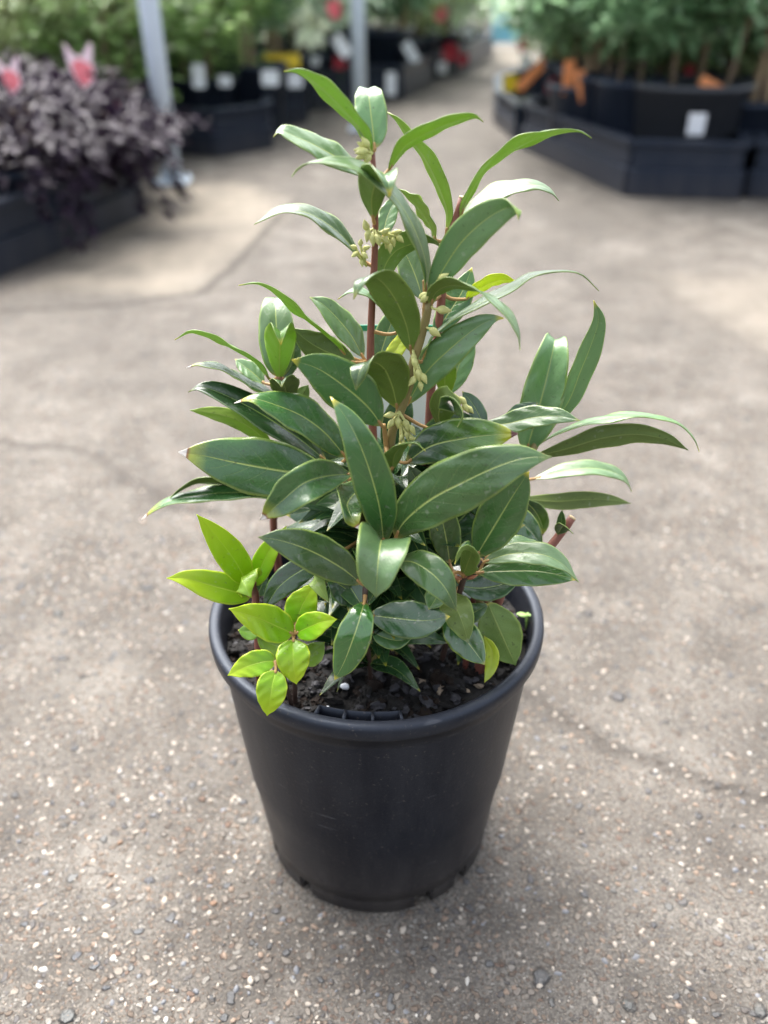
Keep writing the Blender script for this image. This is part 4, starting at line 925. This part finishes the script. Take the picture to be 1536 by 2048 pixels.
GPK = 'flower-shaped labels over the purple shrubs'
flat([(star, 'palepink'), (core, 'pink')], 163, 150, 2.3, None, 'flower_label', 'wide pink and white flower-shaped label, right one over the purple shrubs', group=GPK, wpx=58)
flat([(star, 'palepink'), (core, 'pink')], 20, 165, 2.05, None, 'flower_label', 'narrow pink and white flower-shaped label at the left edge', group=GPK, wpx=48)
rect = lambda w, h: [(-w / 2, -h / 2), (w / 2, -h / 2), (w / 2, h / 2), (-w / 2, h / 2)]
GW = 'small white pot labels'
for (px, py, Y, w_, h_, lb) in ((397, 152, 3.3, 26, 44, 'tall white label in front of the feathery green shrub'), (540, 156, 3.5, 34, 28, 'round-cornered white label under the yellow label'), (590, 160, 3.75, 30, 28, 'white label right of the one under the yellow label'),
                        (450, 162, 3.4, 26, 20, 'dim small white label on the first left ring'), (628, 122, 4.3, 22, 18, 'faint white label left of the farther pole'), (782, 168, 4.72, 20, 42, 'pale label hanging on a ring right of the farther pole'),
                        (884, 135, 5.7, 18, 20, 'pale label on a pot far down the lane'), (936, 62, 6.2, 24, 24, 'pale tag in the foliage far down the lane'), (1052, 122, 4.2, 20, 24, 'small white tag by the yellow label at the lane corner'), (1398, 180, 2.95, 16, 24, 'small white tag beside the slanting orange label')):
    c8 = [(x * w_, y * h_) for x, y in ((-.5, -.42), (-.42, -.5), (.42, -.5), (.5, -.42), (.5, .42), (.42, .5), (-.42, .5), (-.5, .42))]
    flat(c8, px, py, Y, 'white', 'pot_label', lb, group=GW, wpx=1)
flat(rect(42, 20), 822, 105, 5.0, 'white', 'pot_label', 'tilted pinkish white label among the left plants', group=GW, wpx=1, tilt=-1.0)
flat(rect(44, 24), 683, 92, 4.0, 'white', 'pot_label', 'tilted white label just left of the farther pole', group=GW, wpx=1, tilt=-.9)
flat(rect(72, 26), 564, 122, 3.9, 'yellow', 'yellow_label', 'wide yellow label between the tan stems', group='yellow plant labels', wpx=1, stake='yellow')
flat(rect(28, 30), 1020, 166, 3.9, 'yellow', 'yellow_label', 'small yellow label at the lane corner of the right row', group='yellow plant labels', wpx=1, stake='yellow')
GO = 'orange plant labels in the right row'
flat(rect(72, 19), 1063, 150, 3.5, 'orange', 'orange_label', 'long orange label leaning over the yellow one', group=GO, wpx=1, tilt=.78, stake='orange')
flat(rect(22, 62), 1137, 155, 3.0, 'orange', 'orange_label', 'upright orange label left of the slanting stem', group=GO, wpx=1, stake='orange')
flat(rect(22, 58), 1164, 172, 2.95, 'orange', 'orange_label', 'orange label leaning against the slanting stem', group=GO, wpx=1, tilt=.35, stake='orange')
flat(rect(64, 20), 1428, 174, 2.72, 'orange', 'orange_label', 'orange label lying behind the white-labelled tub', group=GO, wpx=1, tilt=-.45, stake='orange')
GD = 'red flower heads between the plants'
def blossom(px, py, Y, s, mat, label, name='bloom', group=GD, n=9):
    o = at(px, py, Y); t = thing(name, o, label, 'flower', group); k = s / F * depth(o); mb = MB(); r = random.Random(int(px))
    for i in range(n):
        q = 2 * math.pi * i / n; d = np.array([math.cos(q), -.5, math.sin(q)]) + np.array([r.uniform(-.3, .3) for _ in range(3)]); a = unit(np.cross(d, [0, 1, .2]))
        e = o + unit(d) * k; mb.add([o, (o + e) / 2 + a * k * .3, e, (o + e) / 2 - a * k * .3, o + unit(d) * k * .5 + np.array([0, -k * .15, 0])], [(0, 1, 4), (1, 2, 4), (2, 3, 4), (3, 0, 4)])
    mb.build('petals', M[mat], t, o, False)
    mb = MB(); mb.tube([o, o + np.array([0, .02, -.13])], .003, 6); mb.build('stalk', CM['green'], t, o)
for px, py, Y, s, mt, lb in ((1105, 172, 3.4, 20, 'red', 'dark red flower between the orange labels and the lane'), (1190, 168, 3.0, 14, 'red', 'dark red flower right of the slanting stem'), (1378, 140, 3.1, 14, 'red', 'dark red bloom above the white-labelled tub'),
                     (900, 104, 5.6, 22, 'red', 'red bloom far down the left row'), (925, 118, 5.9, 16, 'red', 'smaller red bloom at the far end of the left row'), (880, 28, 5.4, 18, 'pink', 'pink bloom high in the left row'), (668, 18, 3.9, 22, 'pink', 'pink bloom just left of the farther pole'),
                     (680, 125, 4.4, 18, 'red', 'red bloom low beside the farther pole'), (1045, 90, 5.2, 16, 'red', 'red bloom beside the blue poster'), (232, 215, 2.35, 14, 'red', 'small red leaf tuft inside the purple shrubs')):
    blossom(px, py, Y, s, mt, lb)
blossom(618, 52, 3.95, 52, 'cream', 'large cream white flower left of the farther pole', n=8)
blossom(1345, 155, 3.2, 12, 'pink', 'small pink bloom behind the white-labelled tub')
# blue poster on a board at the end of the lane
pb = at(1014, 55, 8.5); t = thing('poster_board', (pb[0], pb[1], 0), 'pale blue poster on a board at the far end of the lane', 'poster')
M['poster'] = plain('poster_blue', (.22, .55, .80), .5, .45, 7); M['concrete_white'] = plain('bleached_slab', (.62, .58, .52), .8, .1)
mb = MB(); mb.box((pb[0], pb[1], .54), (.13, .008, .49)); mb.build('panel', M['poster'], t, (pb[0], pb[1], 0), False, .002)
for s_ in (-1, 1):
    mb = MB(); mb.tube([(pb[0] + s_ * .11, pb[1] + .012, 0), (pb[0] + s_ * .11, pb[1] + .012, 1.02)], .010, 8); mb.build('leg', M['steel'], t, (pb[0], pb[1], 0))
